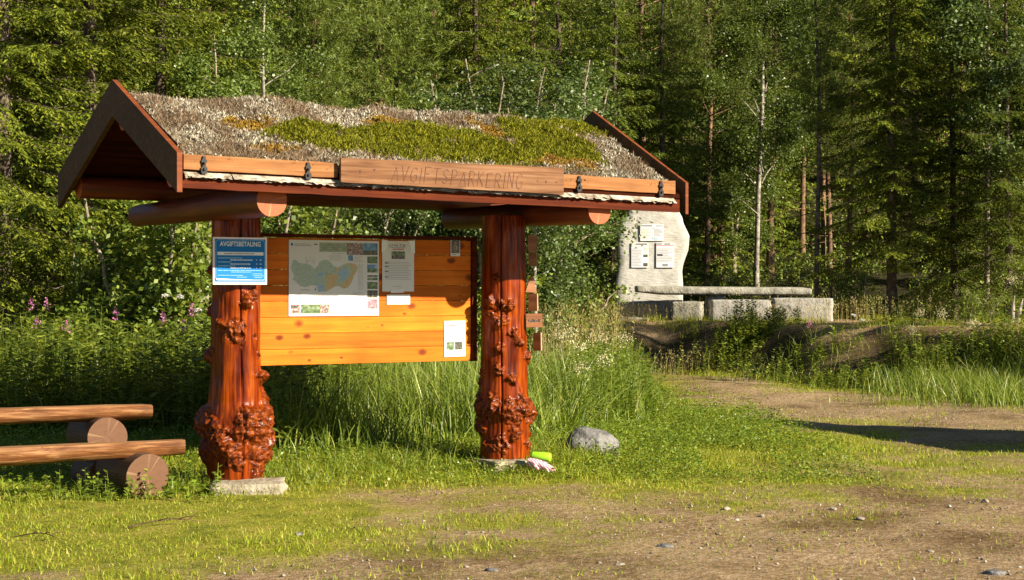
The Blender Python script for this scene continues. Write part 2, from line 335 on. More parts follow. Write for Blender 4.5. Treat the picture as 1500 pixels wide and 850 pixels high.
M['grass_short'] = leafmat('lawn_grass', [(0, (.14, .20, .014)), (.5, (.28, .36, .024)), (.85, (.42, .45, .04)), (1, (.54, .46, .12))], .42, .5, .3, (1.2, 1.1, .4))
M['grass_long'] = leafmat('long_grass', [(0, (.07, .115, .012)), (.5, (.165, .235, .026)), (.9, (.29, .35, .06)), (1, (.42, .39, .12))], .33, .4, .4, (1.2, 1.15, .45))
M['grass_dry'] = leafmat('dry_seed_grass', [(0, (.20, .19, .05)), (.5, (.34, .29, .10)), (1, (.48, .38, .17))], .3, .6, .2, (1.1, 1, .7))
M['herb'] = leafmat('herb_leaves', [(0, (.08, .14, .014)), (.5, (.19, .285, .026)), (1, (.33, .41, .05))], .4, .42, .45)
M['fireweed'] = leafmat('fireweed_leaves', [(0, (.06, .10, .012)), (.5, (.15, .205, .022)), (1, (.30, .345, .05))], .36, .42, .45)
M['pink'] = leafmat('pink_petals', [(0, (.42, .10, .27)), (1, (.60, .27, .43))], .3, .5, .2, (1, .8, 1))
M['cream'] = leafmat('cream_petals', [(0, (.55, .50, .28)), (1, (.72, .66, .42))], .3, .6, .2, (1, 1, .8))
M['white_petal'] = leafmat('white_petals', [(0, (.6, .58, .5)), (1, (.76, .74, .66))], .3, .6, .2, (1, 1, .9))
M['yellow_petal'] = leafmat('yellow_petals', [(0, (.75, .5, .02)), (1, (.85, .62, .04))], .3, .5, .2, (1, 1, .6))
M['lichen'] = leafmat('reindeer_lichen', [(0, (.12, .085, .055)), (.3, (.33, .265, .18)), (.65, (.53, .47, .345)), (1, (.72, .68, .53))], .15, .9, .05, (1, 1, .9))
M['deadgrass'] = leafmat('dead_roof_grass', [(0, (.09, .055, .032)), (.5, (.25, .17, .10)), (1, (.46, .36, .24))], .15, .9, .05, (1, 1, .9))
M['heather'] = leafmat('heather_shoots', [(0, (.05, .06, .005)), (.5, (.20, .215, .012)), (1, (.40, .38, .03))], .22, .7, .1, (1.2, 1.1, .4))
M['rustmoss'] = leafmat('rust_moss', [(0, (.20, .075, .018)), (.5, (.30, .18, .03)), (1, (.40, .31, .05))], .2, .8, .1, (1.1, 1, .5))
M['grit'] = leafmat('gravel_grit', [(0, (.10, .085, .065)), (.4, (.26, .21, .15)), (.75, (.40, .34, .26)), (1, (.56, .52, .45))], 0., .9, .15)
M['turfsoil'] = simple('roof_turf_soil', (.20, .14, .085), .95, .1, 0, (9, (.11, .07, .04), (.34, .27, .18)), .8, 40)
M['spruce_bark'] = simple('spruce_bark', (.12, .09, .065), .9, .2, 0, (9, (.06, .045, .033), (.24, .20, .16)), .9, 24)
M['pine_bark'] = simple('pine_bark', (.19, .115, .068), .85, .2, 0, (7, (.08, .056, .04), (.32, .18, .10)), .9, 22)
M['birch_bark'] = simple('birch_bark', (.27, .24, .19), .7, .3, 0, (9, (.07, .06, .05), (.44, .40, .33)), .5, 20)
M['grey_bark'] = simple('grey_twig_bark', (.26, .21, .15), .85, .2, 0, (12, (.14, .11, .08), (.4, .34, .27)), .4, 20)
M['birchbark_strip'] = simple('birch_bark_strip', (.40, .345, .26), .75, .3, 0, (14, (.14, .10, .065), (.56, .51, .42)), .6, 30)

# ------------------------------------------------------------------ object helpers
def link(o, parent=None):
    COL.objects.link(o)
    if parent is not None: o.parent = parent
    return o

def tag(o, label=None, cat=None, group=None, kind=None):
    if label: o['label'] = label
    if cat: o['category'] = cat
    if group: o['group'] = group
    if kind: o['kind'] = kind
    return o

def thing(name, loc, label, cat, group=None, rz=0):
    o = bpy.data.objects.new(name, None); o.empty_display_size = .1
    o.location = loc; o.rotation_euler = (0, 0, rz); link(o)
    return tag(o, label, cat, group)

def mesh_np(name, chunks, mats, smooth_=False):
    """chunks: list of (V (n,3), F (m,k), material index)"""
    me = bpy.data.meshes.new(name)
    Vs, Ls, starts, tots, mis = [], [], [], [], []
    vo = lo = 0
    for V, Fa, mi in chunks:
        V = np.asarray(V, np.float32).reshape(-1, 3); Fa = np.asarray(Fa, np.int32)
        if len(Fa) == 0: continue
        k = Fa.shape[1]
        Vs.append(V); Ls.append((Fa+vo).ravel())
        starts.append(lo+np.arange(len(Fa), dtype=np.int32)*k); tots.append(np.full(len(Fa), k, np.int32))
        mis.append(np.full(len(Fa), mi, np.int32)); vo += len(V); lo += Fa.size
    V = np.concatenate(Vs); Lp = np.concatenate(Ls)
    me.vertices.add(len(V)); me.vertices.foreach_set('co', V.ravel())
    me.loops.add(len(Lp)); me.loops.foreach_set('vertex_index', Lp)
    st = np.concatenate(starts); me.polygons.add(len(st))
    me.polygons.foreach_set('loop_start', st); me.polygons.foreach_set('loop_total', np.concatenate(tots))
    me.polygons.foreach_set('material_index', np.concatenate(mis))
    if smooth_: me.polygons.foreach_set('use_smooth', np.ones(len(st), bool))
    for m in (mats if isinstance(mats, (list, tuple)) else [mats]): me.materials.append(m)
    me.update(calc_edges=True); me.validate()
    return me

def obj(name, me, parent=None):
    return link(bpy.data.objects.new(name, me), parent)

class MB:
    """collects polygons of mixed size with material slots"""
    def __init__(s): s.v = []; s.f = []; s.m = []
    def poly(s, pts, mi=0):
        o = len(s.v); s.v += [tuple(p) for p in pts]; s.f.append(list(range(o, o+len(pts)))); s.m.append(mi)
    def add(s, V, Fs, mi=0):
        o = len(s.v); s.v += [tuple(p) for p in V]
        for f in Fs: s.f.append([i+o for i in f]); s.m.append(mi)
    def box(s, x0, x1, y0, y1, z0, z1, mi=0, fn=None):
        P = [(x, y, z) for x in (x0, x1) for y in (y0, y1) for z in (z0, z1)]
        if fn: P = [fn(*p) for p in P]
        s.add(P, [(0, 1, 3, 2), (4, 6, 7, 5), (0, 4, 5, 1), (2, 3, 7, 6), (0, 2, 6, 4), (1, 5, 7, 3)], mi)
    def build(s, name, mats, parent=None, smooth_=False, bevel=0):
        me = bpy.data.meshes.new(name); me.from_pydata(s.v, [], s.f)
        for m in (mats if isinstance(mats, (list, tuple)) else [mats]): me.materials.append(m)
        me.polygons.foreach_set('material_index', s.m)
        if smooth_: me.polygons.foreach_set('use_smooth', [True]*len(s.f))
        me.update()
        o = obj(name, me, parent)
        if bevel:
            b = o.modifiers.new('bevel', 'BEVEL'); b.width = bevel; b.segments = 2; b.limit_method = 'ANGLE'
        return o

def tube(P, R, n=8):
    P = np.asarray(P, float); R = np.asarray(R, float)
    T = np.gradient(P, axis=0); T /= np.linalg.norm(T, axis=1)[:, None]+1e-9
    ref = np.array([1., 0, 0]) if abs(T[:, 2]).mean() > .7 else np.array([0, 0, 1.])
    A = np.cross(T, ref); A /= np.linalg.norm(A, axis=1)[:, None]+1e-9
    B = np.cross(T, A)
    a = np.arange(n)/n*2*PI
    V = P[:, None]+R[:, None, None]*(np.cos(a)[None, :, None]*A[:, None]+np.sin(a)[None, :, None]*B[:, None])
    k = len(P); V = V.reshape(-1, 3)
    i = np.arange(k-1)[:, None]*n; j = np.arange(n)[None]; j2 = (j+1) % n
    Fq = np.stack([i+j, i+j2, i+n+j2, i+n+j], -1).reshape(-1, 4)
    return V, Fq

def unit(a): return a/(np.linalg.norm(a, axis=-1, keepdims=True)+1e-9)

def leaves(P, d, s, l, w, mid=.45):
    """diamond leaves: base P, axis d, side s"""
    P = np.asarray(P); l = np.broadcast_to(np.asarray(l, float), (len(P),))[:, None]; w = np.broadcast_to(np.asarray(w, float), (len(P),))[:, None]
    V = np.stack([P, P+d*l*mid+s*w*.5, P+d*l, P+d*l*mid-s*w*.5], 1).reshape(-1, 3)
    return V, np.arange(len(P)*4).reshape(-1, 4)

def rdir(n, r, zb=0.):
    v = r.normal(size=(n, 3)); v[:, 2] += zb
    return unit(v)

def blades(B, h, bend, w, k=2, r=rng, lean=None):
    """grass blades as curved strips"""
    n = len(B); h = np.broadcast_to(h, (n,)); bend = np.broadcast_to(bend, (n,)); w = np.broadcast_to(w, (n,))
    a = r.uniform(0, 2*PI, n) if lean is None else lean
    D = np.stack([np.cos(a), np.sin(a), 0*a], 1)
    f = r.uniform(0, 2*PI, n); S = np.stack([np.cos(f), np.sin(f), 0*f], 1)
    V = []
    for i in range(k+1):
        t = i/k
        c = B+D*(h*bend*t*t)[:, None]; c = c+np.array([0, 0, 1.])*(h*(t-.45*np.minimum(bend, 1.2)*t*t))[:, None]
        ww = w*(1-t)**.7 if t < 1 else w*0
        if i == k: V.append(c[:, None])
        else: V.append(np.stack([c-S*(ww/2)[:, None], c+S*(ww/2)[:, None]], 1))
    V = np.concatenate(V, 1); nv = V.shape[1]
    base = np.arange(n)[:, None]*nv
    out = []
    V2 = V.reshape(-1, 3)
    if k > 1:
        q = np.concatenate([base+np.array([[2*i, 2*i+1, 2*i+3, 2*i+2]]) for i in range(k-1)], 0)
    else: q = None
    t3 = base+np.array([[2*(k-1), 2*(k-1)+1, 2*k]])
    return V2, q, t3

def blade_mesh(name, B, h, bend, w, k, mat, r=rng):
    V, q, t = blades(B, h, bend, w, k, r)
    ch = []
    me = bpy.data.meshes.new(name)
    # a single vertex block shared by quads and triangles
    nl = (0 if q is None else q.size)+t.size
    me.vertices.add(len(V)); me.vertices.foreach_set('co', V.astype(np.float32).ravel())
    lp = np.concatenate([np.zeros(0, int) if q is None else q.ravel(), t.ravel()]).astype(np.int32)
    me.loops.add(nl); me.loops.foreach_set('vertex_index', lp)
    nq = 0 if q is None else len(q)
    st = np.concatenate([np.arange(nq)*4, nq*4+np.arange(len(t))*3]).astype(np.int32)
    tt = np.concatenate([np.full(nq, 4), np.full(len(t), 3)]).astype(np.int32)
    me.polygons.add(len(st)); me.polygons.foreach_set('loop_start', st); me.polygons.foreach_set('loop_total', tt)
    me.materials.append(mat); me.update(calc_edges=True)
    return me

def join_meshes(name, mes, mats, remap):
    """merge raw meshes into one (numpy), remap: material index for each"""
    Vs, Ls, St, Tt, Mi = [], [], [], [], []; vo = lo = 0
    for me, mi in zip(mes, remap):
        n = len(me.vertices); v = np.empty(n*3, np.float32); me.vertices.foreach_get('co', v)
        l = np.empty(len(me.loops), np.int32); me.loops.foreach_get('vertex_index', l)
        st = np.empty(len(me.polygons), np.int32); me.polygons.foreach_get('loop_start', st)
        tt = np.empty(len(me.polygons), np.int32); me.polygons.foreach_get('loop_total', tt)
        Vs.append(v); Ls.append(l+vo); St.append(st+lo); Tt.append(tt); Mi.append(np.full(len(st), mi, np.int32))
        vo += n; lo += len(l)
    o = bpy.data.meshes.new(name)
    o.vertices.add(vo); o.vertices.foreach_set('co', np.concatenate(Vs))
    o.loops.add(lo); o.loops.foreach_set('vertex_index', np.concatenate(Ls))
    o.polygons.add(sum(map(len, St))); o.polygons.foreach_set('loop_start', np.concatenate(St)); o.polygons.foreach_set('loop_total', np.concatenate(Tt))
    o.polygons.foreach_set('material_index', np.concatenate(Mi))
    for m in mats: o.materials.append(m)
    o.update(calc_edges=True)
    for me in mes: bpy.data.meshes.remove(me)
    return o

def log(name, p0, p1, r0, r1, parent, mats, wob=.04, n=28, k=22, seed=0, flat=None, noisy=1.0):
    """a log as one mesh along its own X axis; mats = (side, end); flat = (height of a hewn top, slot)"""
    p0 = Vector(p0); p1 = Vector(p1); Ln = (p1-p0).length
    V = []; 
    for i in range(k+1):
        t = i/k; r = r0+(r1-r0)*t
        for j in range(n):
            a = 2*PI*j/n
            q = mnoise.noise(Vector((t*Ln*1.5+seed*7.1, math.cos(a)*1.2, math.sin(a)*1.2)))*wob + mnoise.noise(Vector((t*Ln*6+seed*3.1, math.cos(a)*3, math.sin(a)*3)))*wob*.35*noisy
            rr = r*(1+q); y = rr*math.cos(a); z = rr*math.sin(a)
            if flat is not None and z > flat: z = flat + mnoise.noise(Vector((t*Ln*4, y*12, seed)))*.004
            V.append((t*Ln, y, z))
    mb = MB(); Fs = []
    mb.add(V, [(i*n+j, i*n+(j+1) % n, (i+1)*n+(j+1) % n, (i+1)*n+j) for i in range(k) for j in range(n)], 0)
    if flat is not None:
        for q, f in enumerate(mb.f):
            if all(V[i][2] > flat-.012 for i in f): mb.m[q] = 2
    for e, ring in ((0, range(n-1, -1, -1)), (k, range(n))):
        ring = [e*n+j for j in ring]; c = sum((Vector(V[i]) for i in ring), Vector())/n
        o = len(mb.v); mb.v += [V[i] for i in ring]+[tuple(c)]
        for j in range(n): mb.f.append([o+j, o+(j+1) % n, o+n]); mb.m.append(1)
    me = bpy.data.meshes.new(name); me.from_pydata(mb.v, [], mb.f)
    for m in mats: me.materials.append(m)
    me.polygons.foreach_set('material_index', mb.m)
    me.polygons.foreach_set('use_smooth', [m == 0 for m in mb.m]); me.update()
    o = obj(name, me, parent)
    x = (p1-p0).normalized(); y = Vector((0, 0, 1)).cross(x).normalized(); z = x.cross(y)
    o.matrix_local = Matrix(((x.x, y.x, z.x, p0.x), (x.y, y.y, z.y, p0.y), (x.z, y.z, z.z, p0.z), (0, 0, 0, 1)))
    return o

# ================================================================== SETTING: terrain
def axis(lo, hi, step, far_lo, far_hi, g=1.25):
    c = list(np.arange(lo, hi+1e-6, step)); s = step; x = hi
    while x < far_hi: s *= g; x += s; c.append(x)
    s = step; x = lo; pre = []
    while x > far_lo: s *= g; x -= s; pre.append(x)
    return np.array(pre[::-1]+c)

gxa = axis(-7.5, 12, .11, -320, 320); gya = axis(7.5, 37, .11, -60, 420)
GXX, GYY = np.meshgrid(gxa, gya)
GZZ = gz(GXX, GYY) + np.where((GYY < 40) & (GYY > 6), 0.012*(vnoise(GXX, GYY, 3.1, 5)-.5)+.02*(vnoise(GXX, GYY, .9, 6)-.5), 0)
GG = grassiness(GXX, GYY)
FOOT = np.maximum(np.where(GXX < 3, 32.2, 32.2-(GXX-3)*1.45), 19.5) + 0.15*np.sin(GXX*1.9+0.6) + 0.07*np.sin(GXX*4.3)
BANK_SHADE = smooth((GYY-FOOT+.2)/.9)*smooth((FOOT+2.7-GYY)/.7)*(GXX > 1.8)*(.35+.65*smooth((vnoise(GXX, GYY, 1.1, 91)-.3)*4))  # shade on the bank face, put into the soil colour
DUFF_SHADE = np.clip(BANK_SHADE*.85+np.maximum(smooth((GYY-37.5-.8*(GXX < 7)*(GXX > 2))/1.5), smooth((GYY-20.5)/1.5)*smooth((1.5-GXX)/1.5)), 0, 1)*np.where(GYY > 6, 1, 0)  # forest floor litter plus the shade painted on the bank
nx, ny = len(gxa), len(gya)
GV = np.stack([GXX, GYY, GZZ], -1).reshape(-1, 3)
ii, jj = np.meshgrid(np.arange(nx-1), np.arange(ny-1))
qa = (jj*nx+ii).ravel(); GF = np.stack([qa, qa+1, qa+nx+1, qa+nx], 1)
soft = vnoise(GXX, GYY, .8, 11)*.0+GG
fc = (GYY[:-1, :-1] < 30.5) & (GYY[:-1, :-1] > 6) & (GXX[:-1, :-1] > -8)
# gravel yard and track: where the survey is mostly bare
px_ = CX+F*GXX/np.maximum(GYY, 4)
bare = np.zeros_like(GG, bool)
def survey(x, y):
    y2 = np.maximum(y, 4); px = np.clip((CX+F*x/y2)/150, 0, len(GXc)-1.001); py = np.clip(HY+F*CH/y2, GY[0], GY[-1]-.01)
    i0 = px.astype(int); fx = px-i0; j0 = np.clip(np.searchsorted(GY, py, side='right')-1, 0, len(GY)-2); fy = (py-GY[j0])/(GY[j0+1]-GY[j0])
    return (GM[j0, i0]*(1-fx)+GM[j0, i0+1]*fx)*(1-fy)+(GM[j0+1, i0]*(1-fx)+GM[j0+1, i0+1]*fx)*fy
bare = (survey(GXX, GYY) < .4)
isroad = (fc & bare[:-1, :-1]).ravel()
def terrain(name, mask):
    Fq = GF[mask]; used = np.unique(Fq); mp = np.full(len(GV), -1); mp[used] = np.arange(len(used))
    me = mesh_np(name, [(GV[used], mp[Fq], 0)], M['ground'], True)
    a = me.attributes.new('grass', 'FLOAT', 'POINT'); a.data.foreach_set('value', GG.reshape(-1)[used].astype(np.float32))
    a = me.attributes.new('duff_shade', 'FLOAT', 'POINT'); a.data.foreach_set('value', DUFF_SHADE.reshape(-1)[used].astype(np.float32))
    return tag(obj(name, me), kind='structure')
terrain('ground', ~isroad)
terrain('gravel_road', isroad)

# ================================================================== SHELTER
sh = thing('notice_shelter', (X0, D0, 0), 'turf roofed wooden notice shelter on two burled varnished log posts', 'shelter', rz=TH)
def S(u, v, z): return (u, -v, z)
MW = Matrix.Translation((X0, D0, 0)) @ Matrix.Rotation(TH, 4, 'Z')
def W(u, v, z): return MW @ Vector(S(u, v, z))

def burl_post(name, rf, H, burls, seed, u, v, zb, label):
    nt_, nz_ = 200, 330
    th = np.arange(nt_)/nt_*2*PI; zz = np.linspace(0, H, nz_)
    T, Z = np.meshgrid(th, zz)
    R = np.interp(Z, *rf)
    X_ = np.cos(th); Y_ = np.sin(th)
    R = R*(1+.022*np.sin(T*3+seed+Z*.9)+.014*np.sin(T*5+seed*2-Z*1.7)+.003*np.sin(T*17+3*np.sin(Z*1.3)))
    nzl = np.zeros_like(R)
    for i in range(0, nz_):
        for j in range(0, nt_, 4):
            p = Vector((X_[j]*.9, Y_[j]*.9, zz[i]*1.6+seed*5)); nzl[i, j:j+4] = mnoise.noise(p*2.1)*.020+mnoise.noise(p*5)*.008
    nzl = (nzl+np.roll(nzl, 1, 1)+np.roll(nzl, 2, 1)+np.roll(nzl, 3, 1))/4
    R = R+nzl*.6+.0015*np.sin(T*31+2*np.sin(Z*2.3+seed))*np.sin(Z*3+T)
    crack2 = ((T-(5.3-.05*np.sin(Z*2.2)+seed*.6)+PI) % (2*PI)-PI); R = R-.018*np.exp(-(crack2/.02)**2)*np.clip((Z-.5)*2, 0, 1)*np.clip((1.7-Z)*2, 0, 1)
    crack = ((T-(4.05+.03*np.sin(Z*3)+(seed % 2)*.5)+PI) % (2*PI)-PI); R = R-.03*np.exp(-(crack/.025)**2)
    mask = np.zeros_like(R)
    disp = np.zeros_like(R)
    # angle measured from the direction facing the camera, positive to the right
    for (al, zc, a, h) in burls:
        t0 = math.radians(-90+al)-TH+math.radians(0)
        dt = (T-t0+PI) % (2*PI)-PI
        hsh = (math.sin(al*12.9+zc*78.2)*43758.5) % 1; rot_ = hsh*3.1; du_ = dt*np.interp(zc, *rf); dz_ = Z-zc; e1 = du_*math.cos(rot_)+dz_*math.sin(rot_); e2 = -du_*math.sin(rot_)+dz_*math.cos(rot_)
        d = np.sqrt((e1/(.75+.7*hsh))**2+e2**2)/a
        ph = al*.7+zc*9; q = np.arctan2(Z-zc, dt*.22); d = d*(1+.16*np.sin(q*3+ph)+.10*np.sin(q*5-ph*2)+.06*np.sin(q*9+ph))
        dome = (np.clip(1-d*d, 0, 1)**.8*.8+.25*np.exp(-d*d*.9))*h*.92
        disp = np.maximum(disp, dome)
        mask = np.maximum(mask, np.clip((1.08-d)*4, 0, 1))
    X = np.cos(T); Y = np.sin(T)
    idx = np.argwhere(mask > .02)
    lump = np.zeros_like(R)
    for i, j in idx:
        r_ = R[i, j]
        p = Vector((X[i, j]*r_, Y[i, j]*r_, Z[i, j]+seed*3.3))
        dd = mnoise.voronoi(p*26)[0]; d2 = mnoise.voronoi(p*55)[0]
        d3 = mnoise.noise(p*9); d4 = abs(mnoise.noise(p*31)); d5 = abs(mnoise.noise(p*60)); d6 = abs(mnoise.noise(p*15)); lump[i, j] = (.45-dd[0])*.006+d3*.026-(d6-.2)*.045-(d4-.2)*.030-(d5-.2)*.012
    R = R+disp+lump*mask
    V = np.stack([X*R, Y*R, Z], -1).reshape(-1, 3)
    i = np.arange(nz_-1)[:, None]*nt_; j = np.arange(nt_)[None]; j2 = (j+1) % nt_
    Fq = np.stack([i+j, i+j2, i+nt_+j2, i+nt_+j], -1).reshape(-1, 4)
    me = mesh_np(name, [(V, Fq, 0)], M['burl'], True)
    at = me.attributes.new('burl', 'FLOAT', 'POINT'); at.data.foreach_set('value', np.clip(mask, 0, 1).reshape(-1).astype(np.float32))
    o = obj(name, me, sh); o.location = S(u, v, zb); tag(o, label)
    return o

r1 = random.Random(3)
LB = [(52, .45, .16, .11), (30, .40, .12, .08), (-62, .45, .11, .07), (-45, .40, .10, .055), (-88, .43, .12, .10), (-20, .30, .12, .06), (0, .23, .10, .055), (8, .15, .07, .04), (-35, .28, .09, .05),
      (68, .22, .15, .08), (85, .32, .13, .10), (60, .10, .09, .05), (-85, .22, .13, .06), (35, 1.42, .07, .05), (60, 1.47, .05, .03), (5, 1.2, .085, .028), (14, 1.13, .05, .02), (-85, .98, .055, .06), (82, .82, .055, .065),
      (85, .74, .035, .035), (-28, 1.24, .04, .03), (-80, 1.34, .05, .035), (-60, 1.03, .03, .02), (75, 1.0, .03, .02), (60, 1.15, .025, .015), (-75, 1.68, .04, .02), (130, .5, .2, .1), (180, .45, .2, .1), (230, .4, .18, .09), (160, 1.3, .1, .05)]
burl_post('post', ([0, .12, .3, .48, .62, .8, 1.2, 2.4], [.222, .232, .23, .218, .205, .20, .197, .188]), 2.165, LB, 1, 0, 0, .08, 'left log post with large burls at its foot, on a stone')
RB = []
for k in range(52):
    z = r1.choice([r1.uniform(.05, 1.35), r1.uniform(.3, .62), r1.uniform(.1, .9)]); s = r1.uniform(.022, .055)
    RB.append((r1.uniform(-180, 180), z, s, s*r1.uniform(.6, .95)))
RB += [(-70, .46, .10, .05), (-25, .50, .09, .045), (15, .44, .11, .06), (55, .47, .11, .07), (88, .42, .10, .07), (-85, .3, .09, .05), (30, .25, .08, .04), (-10, .15, .09, .035), (130, .45, .13, .07), (180, .45, .13, .07), (230, .45, .13, .07),
       (-10, 1.0, .045, .045), (25, 1.12, .05, .04), (5, 1.36, .06, .05), (-35, 1.40, .06, .04), (40, 1.05, .04, .04), (-12, .8, .045, .045), (20, .72, .045, .04), (-20, 1.62, .03, .03)]
burl_post('post', ([0, .15, .45, .62, 1., 2.4], [.215, .212, .215, .208, .204, .187]), 2.16, RB, 2, 2.55, 0, .09, 'right log post knobbly all over with small burls')

# cross logs resting on the post tops, and the long purlins
log('cross_log', S(-.17, 1.10, 2.27), S(-.22, -1.67, 2.25), .125, .095, sh, [M['log_red'], M['end_orange']], seed=1)
log('cross_log', S(2.77, 1.17, 2.26), S(2.75, -1.3, 2.27), .115, .10, sh, [M['log_red'], M['end_orange']], seed=2)
log('purlin', S(-.90, -1.22, 2.46), S(3.52, -1.22, 2.43), .095, .09, sh, [M['log_red'], M['end_orange']], seed=3)
log('purlin', S(-.88, .88, 2.45), S(3.50, .88, 2.40), .095, .09, sh, [M['log_red'], M['end_orange']], seed=4)
log('ridge_log', S(-.90, -.12, 2.94), S(3.52, -.12, 2.92), .09, .09, sh, [M['log_red'], M['end_orange']], seed=5)

RV = -.12
KS = .455
def dz(u, v): return -.07*(u+.95)/4.5*min(1., abs(v-RV)/1.37)
def deck(v): return 3.10-KS*abs(v-RV)
# roof boards (two slopes, 3.5 cm)
mb = MB()
UL, UR = -.93, 3.56
nb = 12
for sgn in (1, -1):
    va, vb = RV+sgn*.004, RV+sgn*1.36
    for k in range(nb):
        a = va+(vb-va)*k/nb; b = va+(vb-va)*(k+1)/nb-sgn*.006
        P = []
        for u in (UL, UR):
            for v in (a, b):
                for t in (-.035, 0): P.append(S(u, v, deck(v)+dz(u, v)+t))
        mb.add(P, [(0, 1, 3, 2), (4, 6, 7, 5), (0, 4, 5, 1), (2, 3, 7, 6), (0, 2, 6, 4), (1, 5, 7, 3)])
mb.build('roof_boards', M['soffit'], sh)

# bargeboards at both gables: a pair of planks each
def barge(u0, u1, top, wid):
    for sgn in (1, -1):
        mb = MB(); n = 10; sec = []
        for i in range(n+1):
            t = i/n; v = RV+sgn*1.40*t
            zt = top-.475*1.40*t+(dz(u0, v) if True else 0)
            zb_ = zt-wid
            if i == n: pass
            sec.append((v, zt, zb_))
        for i in range(n):
            (v0, a0, b0), (v1, a1, b1) = sec[i], sec[i+1]
            for (uu, mi) in ((u0, 0), (u1, 0)):
                mb.poly([S(uu, v0, b0), S(uu, v1, b1), S(uu, v1, a1), S(uu, v0, a0)], mi)
            mb.poly([S(u0, v0, a0), S(u0, v1, a1), S(u1, v1, a1), S(u1, v0, a0)], 1)
            mb.poly([S(u0, v0, b0), S(u1, v0, b0), S(u1, v1, b1), S(u0, v1, b1)], 0)
        v, a, b = sec[-1]
        mb.poly([S(u0, v, b), S(u1, v, b), S(u1, v, a), S(u0, v, a)], 1)
        v, a, b = sec[0]
        mb.poly([S(u0, v+sgn*.001, b), S(u1, v+sgn*.001, b), S(u1, v+sgn*.001, a), S(u0, v+sgn*.001, a)], 0)
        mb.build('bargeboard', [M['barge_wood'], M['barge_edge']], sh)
barge(-.985, -.945, 3.245, .285)
barge(3.59, 3.62, 3.25, .27)
mb = MB()   # membrane strip standing up along the inside of the left bargeboard
for i in range(8):
    v0 = RV+1.25*i/8; v1 = RV+1.25*(i+1)/8
    mb.poly([S(-.935, v0, deck(v0)+.02), S(-.935, v1, deck(v1)+.02), S(-.925, v1, deck(v1)+.125), S(-.925, v0, deck(v0)+.125)])
mb.build('roofing_membrane', simple('black_membrane', (.02, .02, .022), .5), sh)

# eave: turf retaining planks, iron brackets, birch bark, edge board, carved plank
def plank(name, u0, u1, v0, v1, z0, z1, mats, wob=.004, n=40, seed=0, parent=None, topmat=0):
    mb = MB(); rows = []
    for i in range(n+1):
        u = u0+(u1-u0)*i/n
        d = dz(u, 1.25)
        w1 = wob*mnoise.noise(Vector((u*5, seed, 0)))+wob*.5*mnoise.noise(Vector((u*17, seed, 3))); w2 = wob*mnoise.noise(Vector((u*5, seed, 9)))
        rows.append([S(u, v1, z0+d+w2), S(u, v1, z1+d+w1), S(u, v0, z1+d+w1), S(u, v0, z0+d+w2)])
    for i in range(n):
        for k in range(4):
            mb.poly([rows[i][k], rows[i+1][k], rows[i+1][(k+1) % 4], rows[i][(k+1) % 4]], topmat if k == 1 else 0)
    mb.poly(rows[0]); mb.poly(rows[-1][::-1])
    return mb.build(name, mats, parent or sh)
def dzp(u): return dz(u, 1.25)
plank('turf_plank', -.925, .30, 1.22, 1.255, 2.462, 2.572, [M['fresh_wood'], M['birchbark_strip']], seed=1, topmat=1)
plank('turf_plank', 2.31, 3.50, 1.22, 1.255, 2.484, 2.594, [M['fresh_wood'], M['birchbark_strip']], seed=2, topmat=1)
plank('edge_board', -.93, 3.56, 1.20, 1.235, 2.33, 2.44, M['red_wood'], seed=3)
mb = MB()
def rag(u, s): return .014*mnoise.noise(Vector((u*9, s, 0)))+.012*mnoise.noise(Vector((u*31, s, 2)))
for (ua, ub) in ((-.92, 3.5),):
    n = 260
    for layer, (va, zt, zb_) in enumerate(((1.268, 2.458, 2.418), (1.280, 2.449, 2.408), (1.262, 2.462, 2.402))):
        for i in range(n):
            u0 = ua+(ub-ua)*i/n; u1 = ua+(ub-ua)*(i+1)/n
            if mnoise.noise(Vector((u0*6, layer*4.1, 5))) < -.25 and layer < 2: continue
            bulge = .010*mnoise.noise(Vector((u0*11, layer, 1))); b2 = .010*mnoise.noise(Vector((u1*11, layer, 1)))
            d0, d1 = dzp(u0), dzp(u1)
            mb.poly([S(u0, va+bulge, zb_+d0+rag(u0, layer)), S(u1, va+b2, zb_+d1+rag(u1, layer)), S(u1, va-.05, zt+d1), S(u0, va-.05, zt+d0)])
mb.build('birch_bark_edge', M['birchbark_strip'], sh)
for u in (-.775, .05, 2.50, 3.34):
    mb = MB(); d = dzp(u)
    prof = [(a_*.8, b_*.85-.004) for a_, b_ in ((-.012, .13), (.012, .13), (.015, .105), (.026, .095), (.026, .075), (.014, .07), (.016, .04), (.03, .03), (.03, .0), (.02, -.022), (-.02, -.022), (-.03, 0), (-.03, .03), (-.016, .04), (-.014, .07), (-.026, .075), (-.026, .095), (-.015, .105))]
    z0 = 2.458 if u < 1 else 2.48
    fr = [S(u+a, 1.272, z0+d+b) for a, b in prof]; bk = [S(u+a, 1.256, z0+d+b) for a, b in prof]
    mb.poly(fr); n = len(prof)
    for i in range(n): mb.poly([fr[i], bk[i], bk[(i+1) % n], fr[(i+1) % n]])
    o = mb.build('bracket', M['iron'], sh)
    for zb2 in (.05, .005):
        mb2 = MB(); mb2.box(u-.007, u+.007, -1.288, -1.2735, z0+d+zb2, z0+d+zb2+.014); mb2.build('bolt', M['iron'], o)

